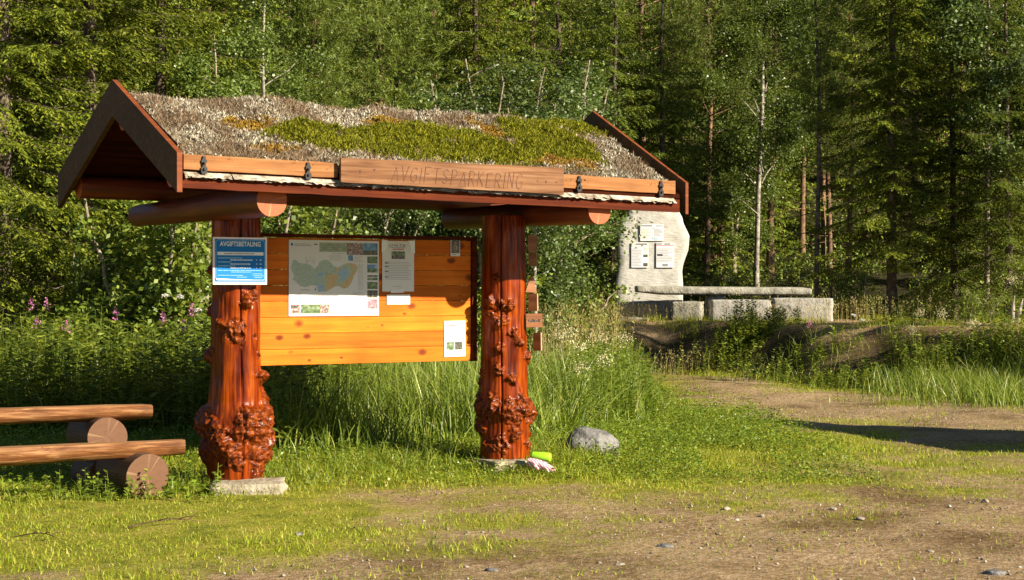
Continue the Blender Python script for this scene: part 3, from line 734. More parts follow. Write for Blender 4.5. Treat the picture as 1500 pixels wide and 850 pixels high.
# notice board between the posts
pb0, pb1 = .20, 2.27
mb = MB(); nbd = 8; zt, zb_ = 2.030, .970
for k in range(nbd):
    a = zb_+(zt-zb_)*k/nbd+.0015; b = zb_+(zt-zb_)*(k+1)/nbd-.0015
    mb.box(pb0, pb1, .10, .123+.0012*((k*7) % 3), a, b)
board = mb.build('notice_board', M['panel'], sh, bevel=.0025)
board.matrix_local = Matrix.Identity(4)
mb = MB(); mb.box(pb0-.02, pb1+.052, .075, .14, 2.033, 2.062); mb.build('cap_rail', M['red_wood'], board)
mb = MB(); mb.box(pb1+.003, pb1+.052, .080, .135, .965, 2.031); mb.build('end_batten', M['red_wood'], board)
for uu in (.3, 1.25, 2.1):
    mb = MB(); mb.box(uu, uu+.07, .127, .165, 1.0, 2.02); mb.build('back_batten', M['red_wood'], board)

# where each plant grows, in roof coordinates (u, s: 0 ridge .. 1 eave)
def onroof(px, py):
    d = Vector(((px-CX)/F, 1, -(py-HY)/F)); o = Vector((0, 0, CH))
    inv = MW.inverted(); o2 = inv @ o; d2 = inv.to_3x3() @ d
    # plane z = 3.19 - KS*(v-RV), v=-y
    t = (3.12+KS*RV+KS*o2.y-o2.z)/(d2.z-KS*d2.y)
    p = o2+d2*t
    return p.x, (-p.y-RV)/1.34
def ell(px, py, rx, ry):
    ry *= .82; rx *= .92
    u, s = onroof(px, py); u1, _ = onroof(px+rx, py); _, s1 = onroof(px, py+ry)
    return u, s, abs(u1-u), abs(s1-s)
green = [ell(462, 214, 78, 20), ell(430, 212, 45, 15), ell(570, 205, 60, 20), ell(640, 212, 100, 30), ell(700, 225, 80, 22), ell(600, 225, 90, 16), ell(800, 215, 60, 42), ell(770, 235, 70, 14), ell(840, 190, 45, 18), ell(795, 180, 40, 16), ell(850, 232, 30, 10)]
rust = [ell(800, 240, 50, 9), ell(852, 242, 26, 9), ell(870, 186, 14, 12), ell(365, 192, 45, 14), ell(560, 186, 40, 12), ell(720, 200, 16, 14), ell(400, 228, 40, 6), ell(690, 186, 12, 8)]
def inside(lst, u, s):
    w = .16*mnoise.noise(Vector((u*5, s*7, 1)))+.1*mnoise.noise(Vector((u*13, s*17, 4)))
    return max((1-math.hypot((u-a)/ra, (s-b)/rb)) for a, b, ra, rb in lst)+w
# roof turf: a lumpy slab, then lichen, heather and moss growing from it
def turf_h(u, v):
    s = (v-RV)/1.34
    e = min(1., (abs(u-UL)+.02)/.25)*min(1., (UR-u)/.36) if UL < u < UR else 0
    h = .045+.045*mnoise.noise(Vector((u*1.6, v*1.6, 0)))+.035*mnoise.noise(Vector((u*4.5, v*4.5, 3)))+.015*mnoise.noise(Vector((u*13, v*13, 5)))
    h += .02*math.exp(-((u-.3)/.5)**2)*(1-abs(s))
    h *= .45+.55*max(0, min(1, e))
    h *= 1-.35*max(0, abs(s)-.75)/.25
    if v > RV-.1:
        gi = inside(green, u, v_s(v)); h += .028*max(0, min(1, gi*3.5))*min(1, abs(s)*3)
    h += .05*abs(mnoise.noise(Vector((u*8, v*8, 11))))+.022*mnoise.noise(Vector((u*19, v*19, 2)))-.01
    h += .05*math.exp(-((u-2.6)/.35)**2-((v-.3)/.3)**2)+.03*math.exp(-((u-.35)/.4)**2-((v-.75)/.2)**2)
    return max(.03, h)
def v_s(v): return (v-RV)/1.34
def turf_top(u, v):
    rd = math.sqrt((v-RV)**2+.01)-.02       # softened ridge
    return 3.10-KS*rd+dz(u, v)+turf_h(u, v)
nu, nv = 220, 140
us = np.linspace(UL+.01, UR-.03, nu); vs = np.linspace(RV-1.33, RV+1.335, nv)
TV = []
for v in vs:
    for u in us: TV.append(S(u, v, turf_top(u, v)))
TF = [(j*nu+i, j*nu+i+1, (j+1)*nu+i+1, (j+1)*nu+i) for j in range(nv-1) for i in range(nu-1)]
o0 = len(TV)
mb = MB(); mb.add(TV, TF)
for j in (0, nv-1):
    for i in range(nu-1):
        a = (us[i], vs[j]); b = (us[i+1], vs[j])
        mb.poly([TV[j*nu+i], TV[j*nu+i+1], S(b[0], b[1], deck(b[1])+dz(*b)+.003), S(a[0], a[1], deck(a[1])+dz(*a)+.003)])
for i in (0, nu-1):
    for j in range(nv-1):
        a = (us[i], vs[j]); b = (us[i], vs[j+1])
        mb.poly([TV[j*nu+i], TV[(j+1)*nu+i], S(b[0], b[1], deck(b[1])+dz(*b)+.003), S(a[0], a[1], deck(a[1])+dz(*a)+.003)])
turf = mb.build('roof_turf', M['turfsoil'], sh, True)
turf.matrix_local = Matrix.Identity(4)

pts = []
for _ in range(27000):
    u = random.uniform(UL+.03, UR-.05); v = random.uniform(RV-.55, RV+1.335)
    s = (v-RV)/1.34
    ig = inside(green, u, s) if v > RV-.15 else -1; ir = inside(rust, u, s) if v > RV-.15 else -1
    pts.append((u, v, 'g' if ig > random.uniform(-.08, .14) and ig > ir else 'r' if ir > random.uniform(-.15, .35) else 'l'))
P = {k: np.array([S(u, v, turf_top(u, v)) for u, v, q in pts if q == k]) for k in 'grl'}
r2 = np.random.default_rng(5)
def tuft(base, n, l, w, spread, zb, r, jit=.012):
    B = np.repeat(base, n, 0)+r.normal(size=(len(base)*n, 3))*[jit, jit, jit*.5]
    d = rdir(len(B), r); d[:, 2] = np.abs(d[:, 2])+zb; d = unit(d); s = unit(np.cross(d, rdir(len(B), r)))
    return leaves(B, d, s, r.uniform(*l, len(B)), r.uniform(*w, len(B)))
V, Fq = tuft(P['g'], 17, (.014, .046), (.005, .011), 1, .5, r2, .018)
V[:, 2] -= .002
o = obj('heather', mesh_np('heather', [(V, Fq, 0)], M['heather']), turf); tag(o, 'green heather patches on the roof turf', kind='stuff')
V, Fq = tuft(P['r'], 12, (.012, .03), (.006, .012), 1, .6, r2, .014)
o = obj('moss', mesh_np('moss', [(V, Fq, 0)], M['rustmoss']), turf); tag(o, 'rust coloured moss patches on the roof turf', kind='stuff')
sel = np.array([mnoise.noise(Vector((p[0]*3.2, p[1]*3.2, 0)))+.35*mnoise.noise(Vector((p[0]*11, p[1]*11, 2))) for p in P['l']])
A = P['l'][sel > -.26]; Bq = P['l'][sel < -.02]
V, Fq = tuft(A, 13, (.012, .040), (.007, .017), 1, .6, r2, .015)
o = obj('lichen', mesh_np('lichen', [(V, Fq, 0)], M['lichen']), turf); tag(o, 'pale grey lichen cushions on the roof turf', kind='stuff')
V, Fq = tuft(Bq, 9, (.025, .075), (.002, .006), 1, .25, r2, .016)
o = obj('dead_grass', mesh_np('dead_grass', [(V, Fq, 0)], M['deadgrass']), turf); tag(o, 'dry brown grass matted on the roof turf', kind='stuff')

# ------------------------------------------------------------------ signs and papers
def text_geo(s, size, bold=0., sx=1., align='CENTER', shear=0):
    c = bpy.data.curves.new('t', 'FONT'); c.body = s; c.size = size; c.offset = bold; c.align_x = align; c.shear = shear; c.resolution_u = 3
    o = bpy.data.objects.new('t', c); COL.objects.link(o)
    dg = bpy.context.evaluated_depsgraph_get(); me = bpy.data.meshes.new_from_object(o.evaluated_get(dg))
    V = [(v.co.x*sx, v.co.y) for v in me.vertices]; Fs = [list(p.vertices) for p in me.polygons]
    bpy.data.objects.remove(o); bpy.data.curves.remove(c); bpy.data.meshes.remove(me)
    return V, Fs

class Flat:
    """a sheet facing -Y, x to the right, z up; layers stack toward the viewer"""
    def __init__(s, step=.0009): s.mb = MB(); s.step = step
    def poly(s, pts, layer, mi): s.mb.poly([(x, -s.step*layer, z) for x, z in pts], mi)
    def rect(s, x0, z0, x1, z1, layer, mi): s.poly([(x0, z0), (x1, z0), (x1, z1), (x0, z1)], layer, mi)
    def text(s, st, x, z, size, layer, mi, **k):
        V, Fs = text_geo(st, size, **k); s.mb.add([(x+a, -s.step*layer, z+b) for a, b in V], Fs, mi)
    def slab(s, x0, z0, x1, z1, th, mi):
        s.mb.box(x0, x1, 0, th, z0, z1, mi)
    def lines(s, x0, x1, z0, z1, n, layer, mi, r, th=.35):
        for i in range(n):
            z = z1-(z1-z0)*(i+.5)/n; h = (z1-z0)/n*th*.5
            x = x0
            xe = x1-(x1-x0)*r.choice([0, .02, .05, .1, .3])
            while x < xe-.004:
                w = min(r.uniform(.3, 1.)*(x1-x0)*.14, xe-x); s.rect(x, z-h, x+w*.86, z+h, layer, mi); x += w

def photomat(name, stops, scale=9, seed=0.):
    m, nt, out = newmat(name); tc = N(nt, 'ShaderNodeTexCoord'); mp = N(nt, 'ShaderNodeMapping'); mp.inputs['Location'].default_value = (seed, seed*2, seed); L(nt, tc, 'Object', mp, 'Vector')
    n = N(nt, 'ShaderNodeTexNoise'); n.inputs['Scale'].default_value = scale*4; n.inputs['Detail'].default_value = 5; L(nt, mp, 'Vector', n, 'Vector')
    r = ramp(nt, stops); L(nt, n, 'Fac', r, 'Fac'); p = N(nt, 'ShaderNodeBsdfPrincipled'); p.inputs['Roughness'].default_value = .4
    L(nt, r, 'Color', p, 'Base Color'); L(nt, p, 'BSDF', out, 'Surface'); return m
K = {}
K['paper'] = simple('white_paper', (.74, .74, .72), .55)
K['ink'] = simple('grey_print', (.23, .23, .24), .6)
K['lightink'] = simple('pale_print', (.46, .46, .48), .6)
K['black'] = simple('black_print', (.04, .04, .045), .6)
K['redink'] = simple('red_print', (.6, .06, .05), .6)
K['pg'] = photomat('photo_green', [(.3, (.02, .04, .015)), (.5, (.10, .17, .05)), (.7, (.35, .38, .28))], 9)
K['pb'] = photomat('photo_blue', [(.3, (.03, .09, .20)), (.55, (.12, .30, .50)), (.75, (.4, .55, .68))], 5, 1)
K['pd'] = photomat('photo_dark', [(.3, (.015, .02, .015)), (.5, (.07, .075, .05)), (.75, (.32, .22, .12))], 12, 2)
K['pm'] = photomat('photo_mixed', [(.3, (.03, .03, .025)), (.45, (.22, .10, .06)), (.6, (.35, .33, .3)), (.75, (.7, .66, .6))], 14, 3)
K['ph'] = photomat('title_band', [(.3, (.20, .26, .14)), (.5, (.30, .37, .22)), (.7, (.40, .45, .30))], 6, 4)
K['mapgreen'] = photomat('map_green', [(.35, (.30, .42, .33)), (.5, (.37, .48, .39)), (.62, (.44, .52, .40)), (.68, (.28, .33, .30))], 12, 5)
K['mapsand'] = photomat('map_sand', [(.35, (.50, .33, .12)), (.5, (.58, .42, .19)), (.66, (.47, .42, .22))], 12, 6)
K['mapblue'] = photomat('map_blue', [(.35, (.22, .37, .52)), (.6, (.32, .48, .60))], 10, 7)
K['blue'] = simple('sign_blue', (.008, .17, .50), .5, .15, 0, None, 0, 30, 0)
K['alu'] = simple('dull_aluminium', (.55, .48, .43), .4, .5, .5)
K['pk'] = photomat('photo_flower', [(.3, (.05, .10, .03)), (.5, (.35, .15, .2)), (.7, (.75, .5, .55))], 12, 8)

def mount(fl, name, mats, u, v, z, label, cat, group=None, tilt=0.):
    o = fl.mb.build(name, mats); o.matrix_world = MW @ Matrix.Translation(Vector(S(u, v, z))) @ Matrix.Rotation(tilt, 4, 'Y'); 
    return tag(o, label, cat, group)

rr = random.Random(11)
PV = -.092   # papers lie on the board face (v = -.10)
# map poster, 84 x 64 cm; origin at its top left
mats = [K[k] for k in ('paper', 'ink', 'lightink', 'ph', 'pg', 'pb', 'pd', 'pm', 'mapgreen', 'mapsand', 'mapblue', 'blue', 'pk', 'black', 'redink')]
I = {k: i for i, k in enumerate(('paper', 'ink', 'lightink', 'ph', 'pg', 'pb', 'pd', 'pm', 'mapgreen', 'mapsand', 'mapblue', 'blue', 'pk', 'black', 'redink'))}
fl = Flat(); PW, PH = .84, .635
def q(x, y): return (x/132*PW, -y/111*PH)     # sheet coordinates as surveyed (132 x 111)
fl.slab(0, -PH, PW, 0, .003, I['paper'])
def R(x0, y0, x1, y1, l, m): a = q(x0, y1); b = q(x1, y0); fl.rect(a[0], a[1], b[0], b[1], l, I[m])
def PO(pts, l, m): fl.poly([q(*p) for p in pts], l, I[m])
R(3, 5, 6, 8.5, 1, 'blue'); fl.lines(*[q(8, 0)[0], q(33, 0)[0]], q(0, 9.5)[1], q(0, 5)[1], 2, 1, I['ink'], rr)
R(36, 5.5, 41, 7, 1, 'black')
R(44, 3.5, 84, 17, 1, 'ph'); R(84, 3.5, 108, 21, 1, 'pm'); R(108, 3.5, 130, 21, 1, 'pb')
fl.rect(*q(108.5, 20.9), *q(129.8, 14), 2, I['pd'])
fl.lines(q(46, 0)[0], q(80, 0)[0], q(0, 15.5)[1], q(0, 5.5)[1], 3, 2, I['ink'], rr, .25)
fl.lines(q(62, 0)[0], q(83, 0)[0], q(0, 20.5)[1], q(0, 18)[1], 1, 1, I['lightink'], rr); fl.lines(q(58, 0)[0], q(83, 0)[0], q(0, 30)[1], q(0, 21)[1], 5, 1, I['lightink'], rr)
R(86, 21.5, 93, 30, 2, 'pb'); fl.lines(q(95, 0)[0], q(108, 0)[0], q(0, 32)[1], q(0, 23)[1], 4, 1, I['lightink'], rr)
for k, (a, b, m) in enumerate(((23, 33.5, 'pg'), (35, 47, 'pb'), (51, 53.5, 'pd'), (54.5, 58.5, 'pg'), (61, 71.5, 'pg'), (73.5, 84.5, 'pd'), (86.5, 101, 'pk'))):
    R(114.5, a, 130, b, 1, m)
    if m == 'pb': R(114.5, a+6, 130, b, 2, 'pg')
PO([(6, 30), (9, 29), (12, 31), (15, 34), (22, 35), (30, 36), (37, 42), (42, 37), (44, 32), (50, 29), (56, 29), (61, 33), (64, 37), (70, 41), (76, 37), (82, 34), (90, 33.5), (97, 35), (100, 40), (98, 46), (94, 52), (93, 57), (90, 63), (86, 69), (79, 71), (72, 67), (66, 68), (60, 72), (54, 75), (42, 76), (41, 67), (33, 66), (24, 69), (16, 67), (10, 60), (5, 58), (8, 52), (4, 45), (4, 38)], 2, 'mapgreen')
PO([(84, 33.8), (90, 33.6), (97, 35), (100, 40), (98, 46), (94, 52), (93, 57), (90, 63), (86, 69), (79, 71), (73, 67), (77, 62), (84, 58), (90, 50), (94, 42), (90, 39)], 3, 'mapsand')
PO([(53, 52), (60, 49), (68, 50), (72, 52), (68, 60), (70, 66), (62, 70), (56, 74), (51, 74), (54, 64)], 3, 'mapsand'); PO([(66, 40), (70, 41), (75, 38), (72, 44), (68, 46)], 3, 'mapsand')
PO([(76, 42), (84, 43), (86, 47), (82, 55), (78, 61), (74, 58), (76, 52), (71, 49)], 4, 'mapblue'); PO([(41, 64), (48, 65), (52, 70), (48, 75.5), (42, 76)], 4, 'mapblue'); PO([(40, 49), (46, 47), (51, 50), (47, 54), (41, 54)], 4, 'mapblue')
for _ in range(60):
    x, y = rr.uniform(8, 60), rr.uniform(36, 64); R(x, y, x+rr.uniform(.5, 2), y+.4, 5, 'ink')
for _ in range(34):
    x, y = rr.uniform(23, 36), rr.uniform(23, 35); R(x, y, x+rr.uniform(1, 4), y+.45, 1, 'lightink')
for x in (101, 103, 106): fl.lines(q(x, 0)[0], q(x+2.2, 0)[0], q(0, 73)[1], q(0, 34)[1], 22, 1, I['lightink'], rr, .5)
fl.lines(q(17, 0)[0], q(36, 0)[0], q(0, 74)[1], q(0, 71.5)[1], 1, 1, I['ink'], rr); PO([(37, 73.5), (39, 73.5), (38, 69)], 1, 'black')
fl.lines(q(12, 0)[0], q(20, 0)[0], q(0, 88)[1], q(0, 77)[1], 6, 1, I['lightink'], rr)
R(34, 80.5, 72, 81.4, 1, 'ink')
for x in (34, 63, 93): fl.lines(q(x, 0)[0], q(x+18, 0)[0], q(0, 89)[1], q(0, 82.5)[1], 4, 1, I['lightink'], rr)
fl.lines(q(93, 0)[0], q(108, 0)[0], q(0, 81)[1], q(0, 76)[1], 3, 1, I['lightink'], rr)
fl.lines(q(90, 0)[0], q(112, 0)[0], q(0, 106)[1], q(0, 93)[1], 7, 1, I['lightink'], rr, .25)
for x0, x1, m in ((3, 16, 'pm'), (17, 31, 'pg'), (31, 45, 'pg'), (45, 59, 'pm')): R(x0, 94, x1, 107.5, 1, m)
R(3, 96, 12, 99, 2, 'pd')
mount(fl, 'map_poster', mats, .512, PV, 2.012, 'large white map poster with green and tan relief map and photographs', 'poster')

def sheet(w, h): f = Flat(); f.slab(0, -h, w, 0, .002, 0); return f
pm = [K['paper'], K['ink'], K['lightink'], K['pg'], K['black'], K['redink'], K['pd'], simple('clear_tape', (.62, .64, .64), .15, .6)]
fl = sheet(.31, .435)
fl.text('UT PÅ TUR !', .155, -.052, .034, 1, 4, sx=.95)
fl.rect(.08, -.060, .225, -.057, 1, 4); fl.rect(.10, -.076, .21, -.068, 1, 5); fl.rect(.09, -.155, .22, -.088, 1, 3); fl.rect(.09, -.155, .22, -.125, 2, 6)
fl.lines(.025, .285, -.335, -.175, 11, 1, 1, rr, .22)
for z in (-.19, -.22, -.262, -.31): fl.rect(.025, z-.003, .06, z+.003, 2, 4)
fl.lines(.10, .2, -.395, -.385, 1, 1, 1, rr, .3)
fl.poly([(-.006, .006), (.055, .004), (.03, -.09), (-.008, -.10)], 3, 7); fl.poly([(.25, .004), (.318, .006), (.318, -.11), (.285, -.09)], 3, 7); fl.poly([(.09, -.415), (.2, -.405), (.21, -.445), (.08, -.448)], 3, 7)
mount(fl, 'notice_sheet', pm, 1.384, PV, 2.016, 'white printed notice taped up right of the map poster', 'notice')
fl = sheet(.225, .086); fl.lines(.02, .13, -.055, -.028, 2, 1, 1, rr, .3)
mount(fl, 'notice_slip', pm, 1.43, PV, 1.556, 'small white paper slip below the taped notice, half in sun', 'notice')
fl = sheet(.215, .315)
fl.lines(.03, .185, -.05, -.03, 1, 1, 5, rr, .4); fl.lines(.025, .19, -.125, -.06, 5, 1, 2, rr, .25); fl.lines(.03, .15, -.165, -.14, 2, 1, 2, rr, .25)
fl.rect(.022, -.255, .10, -.185, 1, 3); fl.rect(.108, -.255, .185, -.185, 1, 6); fl.lines(.05, .16, -.29, -.275, 1, 1, 2, rr, .3)
mount(fl, 'notice_sheet', pm, 1.992, PV, 1.322, 'white sheet with two small photos at lower right of board', 'notice', tilt=-.015)
fl = sheet(.095, .15); fl.rect(.006, -.122, .089, -.006, 1, 6); fl.rect(.035, -.11, .062, -.03, 2, 3); fl.rect(.02, -.138, .05, -.132, 1, 1)
mount(fl, 'photo_print', [pm[0], K['ink'], K['lightink'], K['pm'], K['black'], K['redink'], K['pd'], pm[7]], 2.06, PV, 2.04, 'small dark portrait photo pinned in top right corner of board', 'photo')

# blue payment sign on the left post, on an aluminium back plate
fl = Flat(.0012); SW, SHh = .46, .375
fl.slab(0, -SHh, SW, 0, .012, 0)
def rrect(x0, z0, x1, z1, r, layer, mi, n=6):
    pts = []
    for cx_, cz_, a0 in ((x1-r, z1-r, 0), (x0+r, z1-r, 90), (x0+r, z0+r, 180), (x1-r, z0+r, 270)):
        for k in range(n+1):
            a = math.radians(a0+90*k/n); pts.append((cx_+r*math.cos(a), cz_+r*math.sin(a)))
    fl.poly(pts, layer, mi)
fl.rect(.016, -.352, .446, -.014, 1, 1)
rrect(.022, -.343, .440, -.020, .022, 2, 2); rrect(.0255, -.3395, .4365, -.0235, .019, 3, 1)
fl.poly([(.026, -.3385), (.436, -.3395), (.436, -.337), (.33, -.336), (.18, -.332), (.026, -.325)], 6, 3)
fl.text('AVGIFTSBETALING', .231, -.070, .052, 4, 3, bold=.0009, sx=.80)
fl.rect(.035, -.142, .427, -.116, 4, 3); fl.lines(.09, .38, -.136, -.123, 1, 5, 4, rr, .55)
for k, z in enumerate((-.163, -.195, -.226)):
    fl.lines(.04, [.25, .16, .20][k], z-.008, z+.006, 1, 4, 2, rr, .45); fl.lines(.145, .335, z-.025, z-.008, 1, 4, 3, rr, .42)
    fl.rect(.365, z-.019, .372, z-.012, 4, 3); fl.rect(.395, z-.019, .41, z-.012, 4, 3)
for z, a, b in ((-.262, .04, .425), (-.274, .15, .33), (-.288, .33, .43), (-.300, .04, .26), (-.303, .34, .43), (-.314, .2, .29), (-.316, .35, .42)): fl.lines(a, b, z-.006, z+.004, 1, 4, 2, rr, .35)
for z in (-.006, -.364): rrect(.226, z-.005, .236, z+.005, .0048, 5, 3)
o = mount(fl, 'payment_sign', [K['alu'], K['blue'], simple('sign_pale_blue', (.30, .55, .72), .35), simple('sign_white', (.78, .80, .80), .4), K['ink']], -.30, .262, 2.012, 'blue payment sign headed AVGIFTSBETALING on the left post', 'sign')

# carved name plank on the eave
mb = MB(); n = 60; rows = []
UA, UB = .298, 2.312
def cz(u, top): 
    base = (2.592+(2.588-2.592)*(u-UA)/(UB-UA)) if top else (2.408+(2.372-2.408)*(u-UA)/(UB-UA))
    return base+(.006*mnoise.noise(Vector((u*4, 3.3, 0)))+.003*mnoise.noise(Vector((u*14, 1, 0))))*(1 if top else .8)
for i in range(n+1):
    u = UA+(UB-UA)*i/n
    rows.append([S(u, 1.315, cz(u, 0)), S(u, 1.315, cz(u, 1)), S(u, 1.29, cz(u, 1)), S(u, 1.29, cz(u, 0))])
for i in range(n):
    for k in range(4): mb.poly([rows[i][k], rows[i+1][k], rows[i+1][(k+1) % 4], rows[i][(k+1) % 4]])
mb.poly(rows[0]); mb.poly(rows[-1][::-1])
G = {'A': [[(0, 0), (.5, 1), (1, 0)], [(.22, .42), (.78, .42)]], 'V': [[(0, 1), (.5, 0), (1, 1)]], 'G': [[(.95, .85), (.6, 1), (.2, .85), (.02, .5), (.2, .12), (.6, 0), (.95, .15), (.95, .48), (.6, .48)]],
     'I': [[(.5, 0), (.5, 1)]], 'F': [[(.1, 0), (.1, 1), (.9, 1)], [(.1, .55), (.7, .55)]], 'T': [[(.5, 0), (.5, 1)], [(0, 1), (1, 1)]], 'S': [[(.9, .88), (.55, 1), (.15, .85), (.2, .6), (.75, .42), (.88, .18), (.5, 0), (.1, .12)]],
     'P': [[(.1, 0), (.1, 1), (.65, .98), (.9, .78), (.65, .52), (.1, .5)]], 'R': [[(.1, 0), (.1, 1), (.65, .98), (.9, .78), (.65, .54), (.1, .5)], [(.4, .5), (.95, 0)]], 'K': [[(.1, 0), (.1, 1)], [(.9, 1), (.1, .45)], [(.3, .58), (.95, 0)]],
     'E': [[(.9, 0), (.1, 0), (.1, 1), (.9, 1)], [(.1, .52), (.7, .52)]], 'N': [[(.1, 0), (.1, 1), (.9, 0), (.9, 1)]]}
WD = {'I': .035}
word = 'AVGIFTSPARKERING'; tu0, tu1 = .715, 1.915
tot = sum(.5 if c == 'I' else 1 for c in word); pitch = (tu1-tu0)/tot; uu = tu0
rj = random.Random(4)
def stroke(p0, p1, w, lay):
    a = Vector(p0); b = Vector(p1); d = (b-a); 
    if d.length < 1e-5: return
    d.normalize(); nrm = Vector((-d.y, d.x))*w*.5; a2 = a-d*w*.3; b2 = b+d*w*.3
    mb.poly([S(p.x, 1.3165+lay*.0002, p.y) for p in (a2-nrm*.7, b2-nrm, b2+nrm, a2+nrm*.7)], 1)
lay = 0
for c in word:
    wdt = pitch*(.5 if c == 'I' else 1); h = .118*rj.uniform(.92, 1.06)
    z0 = 2.43+(2.405-2.43)*(uu-tu0)/(tu1-tu0)+rj.uniform(-.006, .006)
    for pl in G[c]:
        for a, b in zip(pl[:-1], pl[1:]):
            f = lambda t: (uu+wdt*.12+t[0]*wdt*.72+t[1]*.018, z0+t[1]*h)
            stroke(f(a), f(b), rj.uniform(.0035, .0070), lay % 9); lay += 1
    uu += wdt
for u, z in ((.46, 2.50), (.58, 2.51), (.46, 2.485), (1.42, 2.49), (2.06, 2.475), (2.14, 2.472), (2.24, 2.47)):
    rd = rj.uniform(.005, .009); mb.poly([S(u+rd*math.cos(a), 1.3185, z+rd*math.sin(a)) for a in np.linspace(0, 2*PI, 9)[:-1]], 1)
o = mb.build('name_plank', [M['sign_wood'], M['cut_dark']]); o.matrix_world = MW
tag(o, 'weathered plank carved AVGIFTSPARKERING along the shelter eave', 'sign')

# small wooden pointer boards on the right post
def pointer(u, v, z, w, h, ang, label, tri=False, text=None, tone=0):
    mb = MB(); t = .022
    pts = [(-w/2, -h/2), (w/2, -h/2), (w/2, h/2), (-w/2, h/2)] if not tri else [(-w/2, -h/2), (w/2, -h/2), (w*.12, h/2), (-w*.1, h/2)]
    fr = [(x, -t/2, y) for x, y in pts]; bk = [(x, t/2, y) for x, y in pts]
    mb.poly(fr, 0); mb.poly(bk[::-1], 0)
    for i in range(4): mb.poly([fr[i], bk[i], bk[(i+1) % 4], fr[(i+1) % 4]], 1)
    if text:
        [mb.box(-.055+k*.018, -.045+k*.018+.003*(k % 3), -t/2-.0012, -t/2+.001, -.012-.004*(k % 2), .014-.006*((k+1) % 3), 2) for k in range(6)]
    o = mb.build('pointer_board', [M['arrow_wood'], M['arrow_edge'], K['black']], None)
    o.matrix_world = Matrix.Translation(W(u, v, z)) @ Matrix.Rotation(ang, 4, 'Z') @ Matrix.Rotation(random.uniform(-.05, .05), 4, 'Y')
    return tag(o, label, 'pointer', 'wooden pointer boards on the right post')
pointer(2.76, .14, 2.01, .085, .14, math.radians(14), 'topmost small dark pointer board on right post under the cross log')
pointer(2.76, .15, 1.87, .075, .13, math.radians(-10), 'plain shaded pointer board second from top on right post')
pointer(2.73, .17, 1.645, .11, .145, math.radians(20), 'pointer board with a peaked top on the right post', True)
pointer(2.74, .19, 1.485, .085, .155, math.radians(-25), 'narrow upright pointer board below the peaked one')
pointer(2.73, .22, 1.325, .145, .12, math.radians(8), 'wide pointer board with faint lettering on right post', False, True)
pointer(2.80, .17, 1.135, .075, .16, math.radians(-30), 'lowest pointer board on right post, turned half away')

# ================================================================== stones, benches and small things
def rock(name, loc, dims, mat, label, cat, group=None, seed=0, rough=.22, sub=4, flat=None, parent=None, rz=0, boxy=0., kind=None):
    """irregular stone; boxy 0 = rounded, towards 1 = squared block"""
    n = 2**sub+2 if boxy else 0
    import bmesh
    bm = bmesh.new()
    if boxy:
        bmesh.ops.create_cube(bm, size=2); bmesh.ops.subdivide_edges(bm, edges=bm.edges[:], cuts=13, use_grid_fill=True)
        for v in bm.verts:
            c = v.co; m = max(abs(c.x), abs(c.y), abs(c.z)); sph = c.normalized()*1.15
            v.co = c*boxy+sph*(1-boxy)
    else:
        bmesh.ops.create_icosphere(bm, subdivisions=sub, radius=1)
    for v in bm.verts:
        p = v.co.copy(); q = p+Vector((seed*5.3, seed*2.1, 0))
        nrm = p.normalized()
        d = mnoise.noise(q*1.1)*rough+mnoise.noise(q*2.7)*rough*.5+mnoise.noise(q*7)*rough*.18
        v.co = Vector((p.x*dims[0], p.y*dims[1], p.z*dims[2]))+Vector((nrm.x*dims[0], nrm.y*dims[1], nrm.z*dims[2]))*d
    me = bpy.data.meshes.new(name); bm.to_mesh(me); bm.free(); me.materials.append(mat)
    me.polygons.foreach_set('use_smooth', [not boxy or True]*len(me.polygons)); me.update()
    o = obj(name, me, parent); o.location = loc; o.rotation_euler = (0, 0, rz)
    if label: tag(o, label, cat, group, kind)
    return o

x, y, z = pxg(364, 13.55)
rock('plinth_stone', (x, y-.03, .0), (.295, .25, .085), M['plinth'], 'flat pale stone under the left log post', 'stone', seed=1, rough=.12, boxy=.82, rz=.12)
x, y, _ = pxg(744, 15.05)
rock('plinth_stone', (x, y, .06), (.27, .26, .05), M['plinth'], 'low stone mostly sunk in grass under the right log post', 'stone', seed=2, rough=.12, boxy=.8, rz=.5)
x, y, z = pxg(865, 15.9)
rock('boulder', (x, y, z+.045), (.25, .23, .20), M['grey_stone'], 'grey rounded boulder in the grass right of the right post', 'boulder', seed=6, rough=.16, sub=5, rz=.3)

# loose stones that stand out on the yard
st = [(437, 786, .055, 'pale flat stone in the lawn below the left post'), (1064, 749, .05, 'brownish angular stone at the grass edge right of the small tuft'), (1260, 762, .05, 'dark stone on the gravel, right of centre'), (973, 800, .06, 'small light stone on the lower middle gravel'),
      (1221, 748, .04, 'reddish little stone on the gravel beyond the dark one'), (1362, 803, .045, 'little dark stone on the lower right gravel'), (1458, 840, .07, 'pale stone in the lower right corner of the gravel'), (1079, 763, .035, 'tiny white stone below the brownish angular one'), (1443, 735, .05, 'whitish stone at the right edge of the gravel'),
      (720, 836, .05, 'small brown stone at bottom middle of the gravel'), (908, 832, .045, 'low greyish stone on bottom gravel'), (1116, 757, .035, 'rounded pebble near the brownish angular stone')]
for k, (px, py, s, lab) in enumerate(st):
    D = CH*F/(py-HY); x = (px-CX)/F*D
    rock('stone', (x, D, gz1(x, D)+s*.03), (s*random.uniform(.6, .9), s*random.uniform(.45, .7), s*random.uniform(.25, .4)), M['pebble'] if k % 3 else M['grey_stone'], lab, 'stone', 'loose stones on the yard', seed=k+20, rough=.3, sub=3, rz=k)

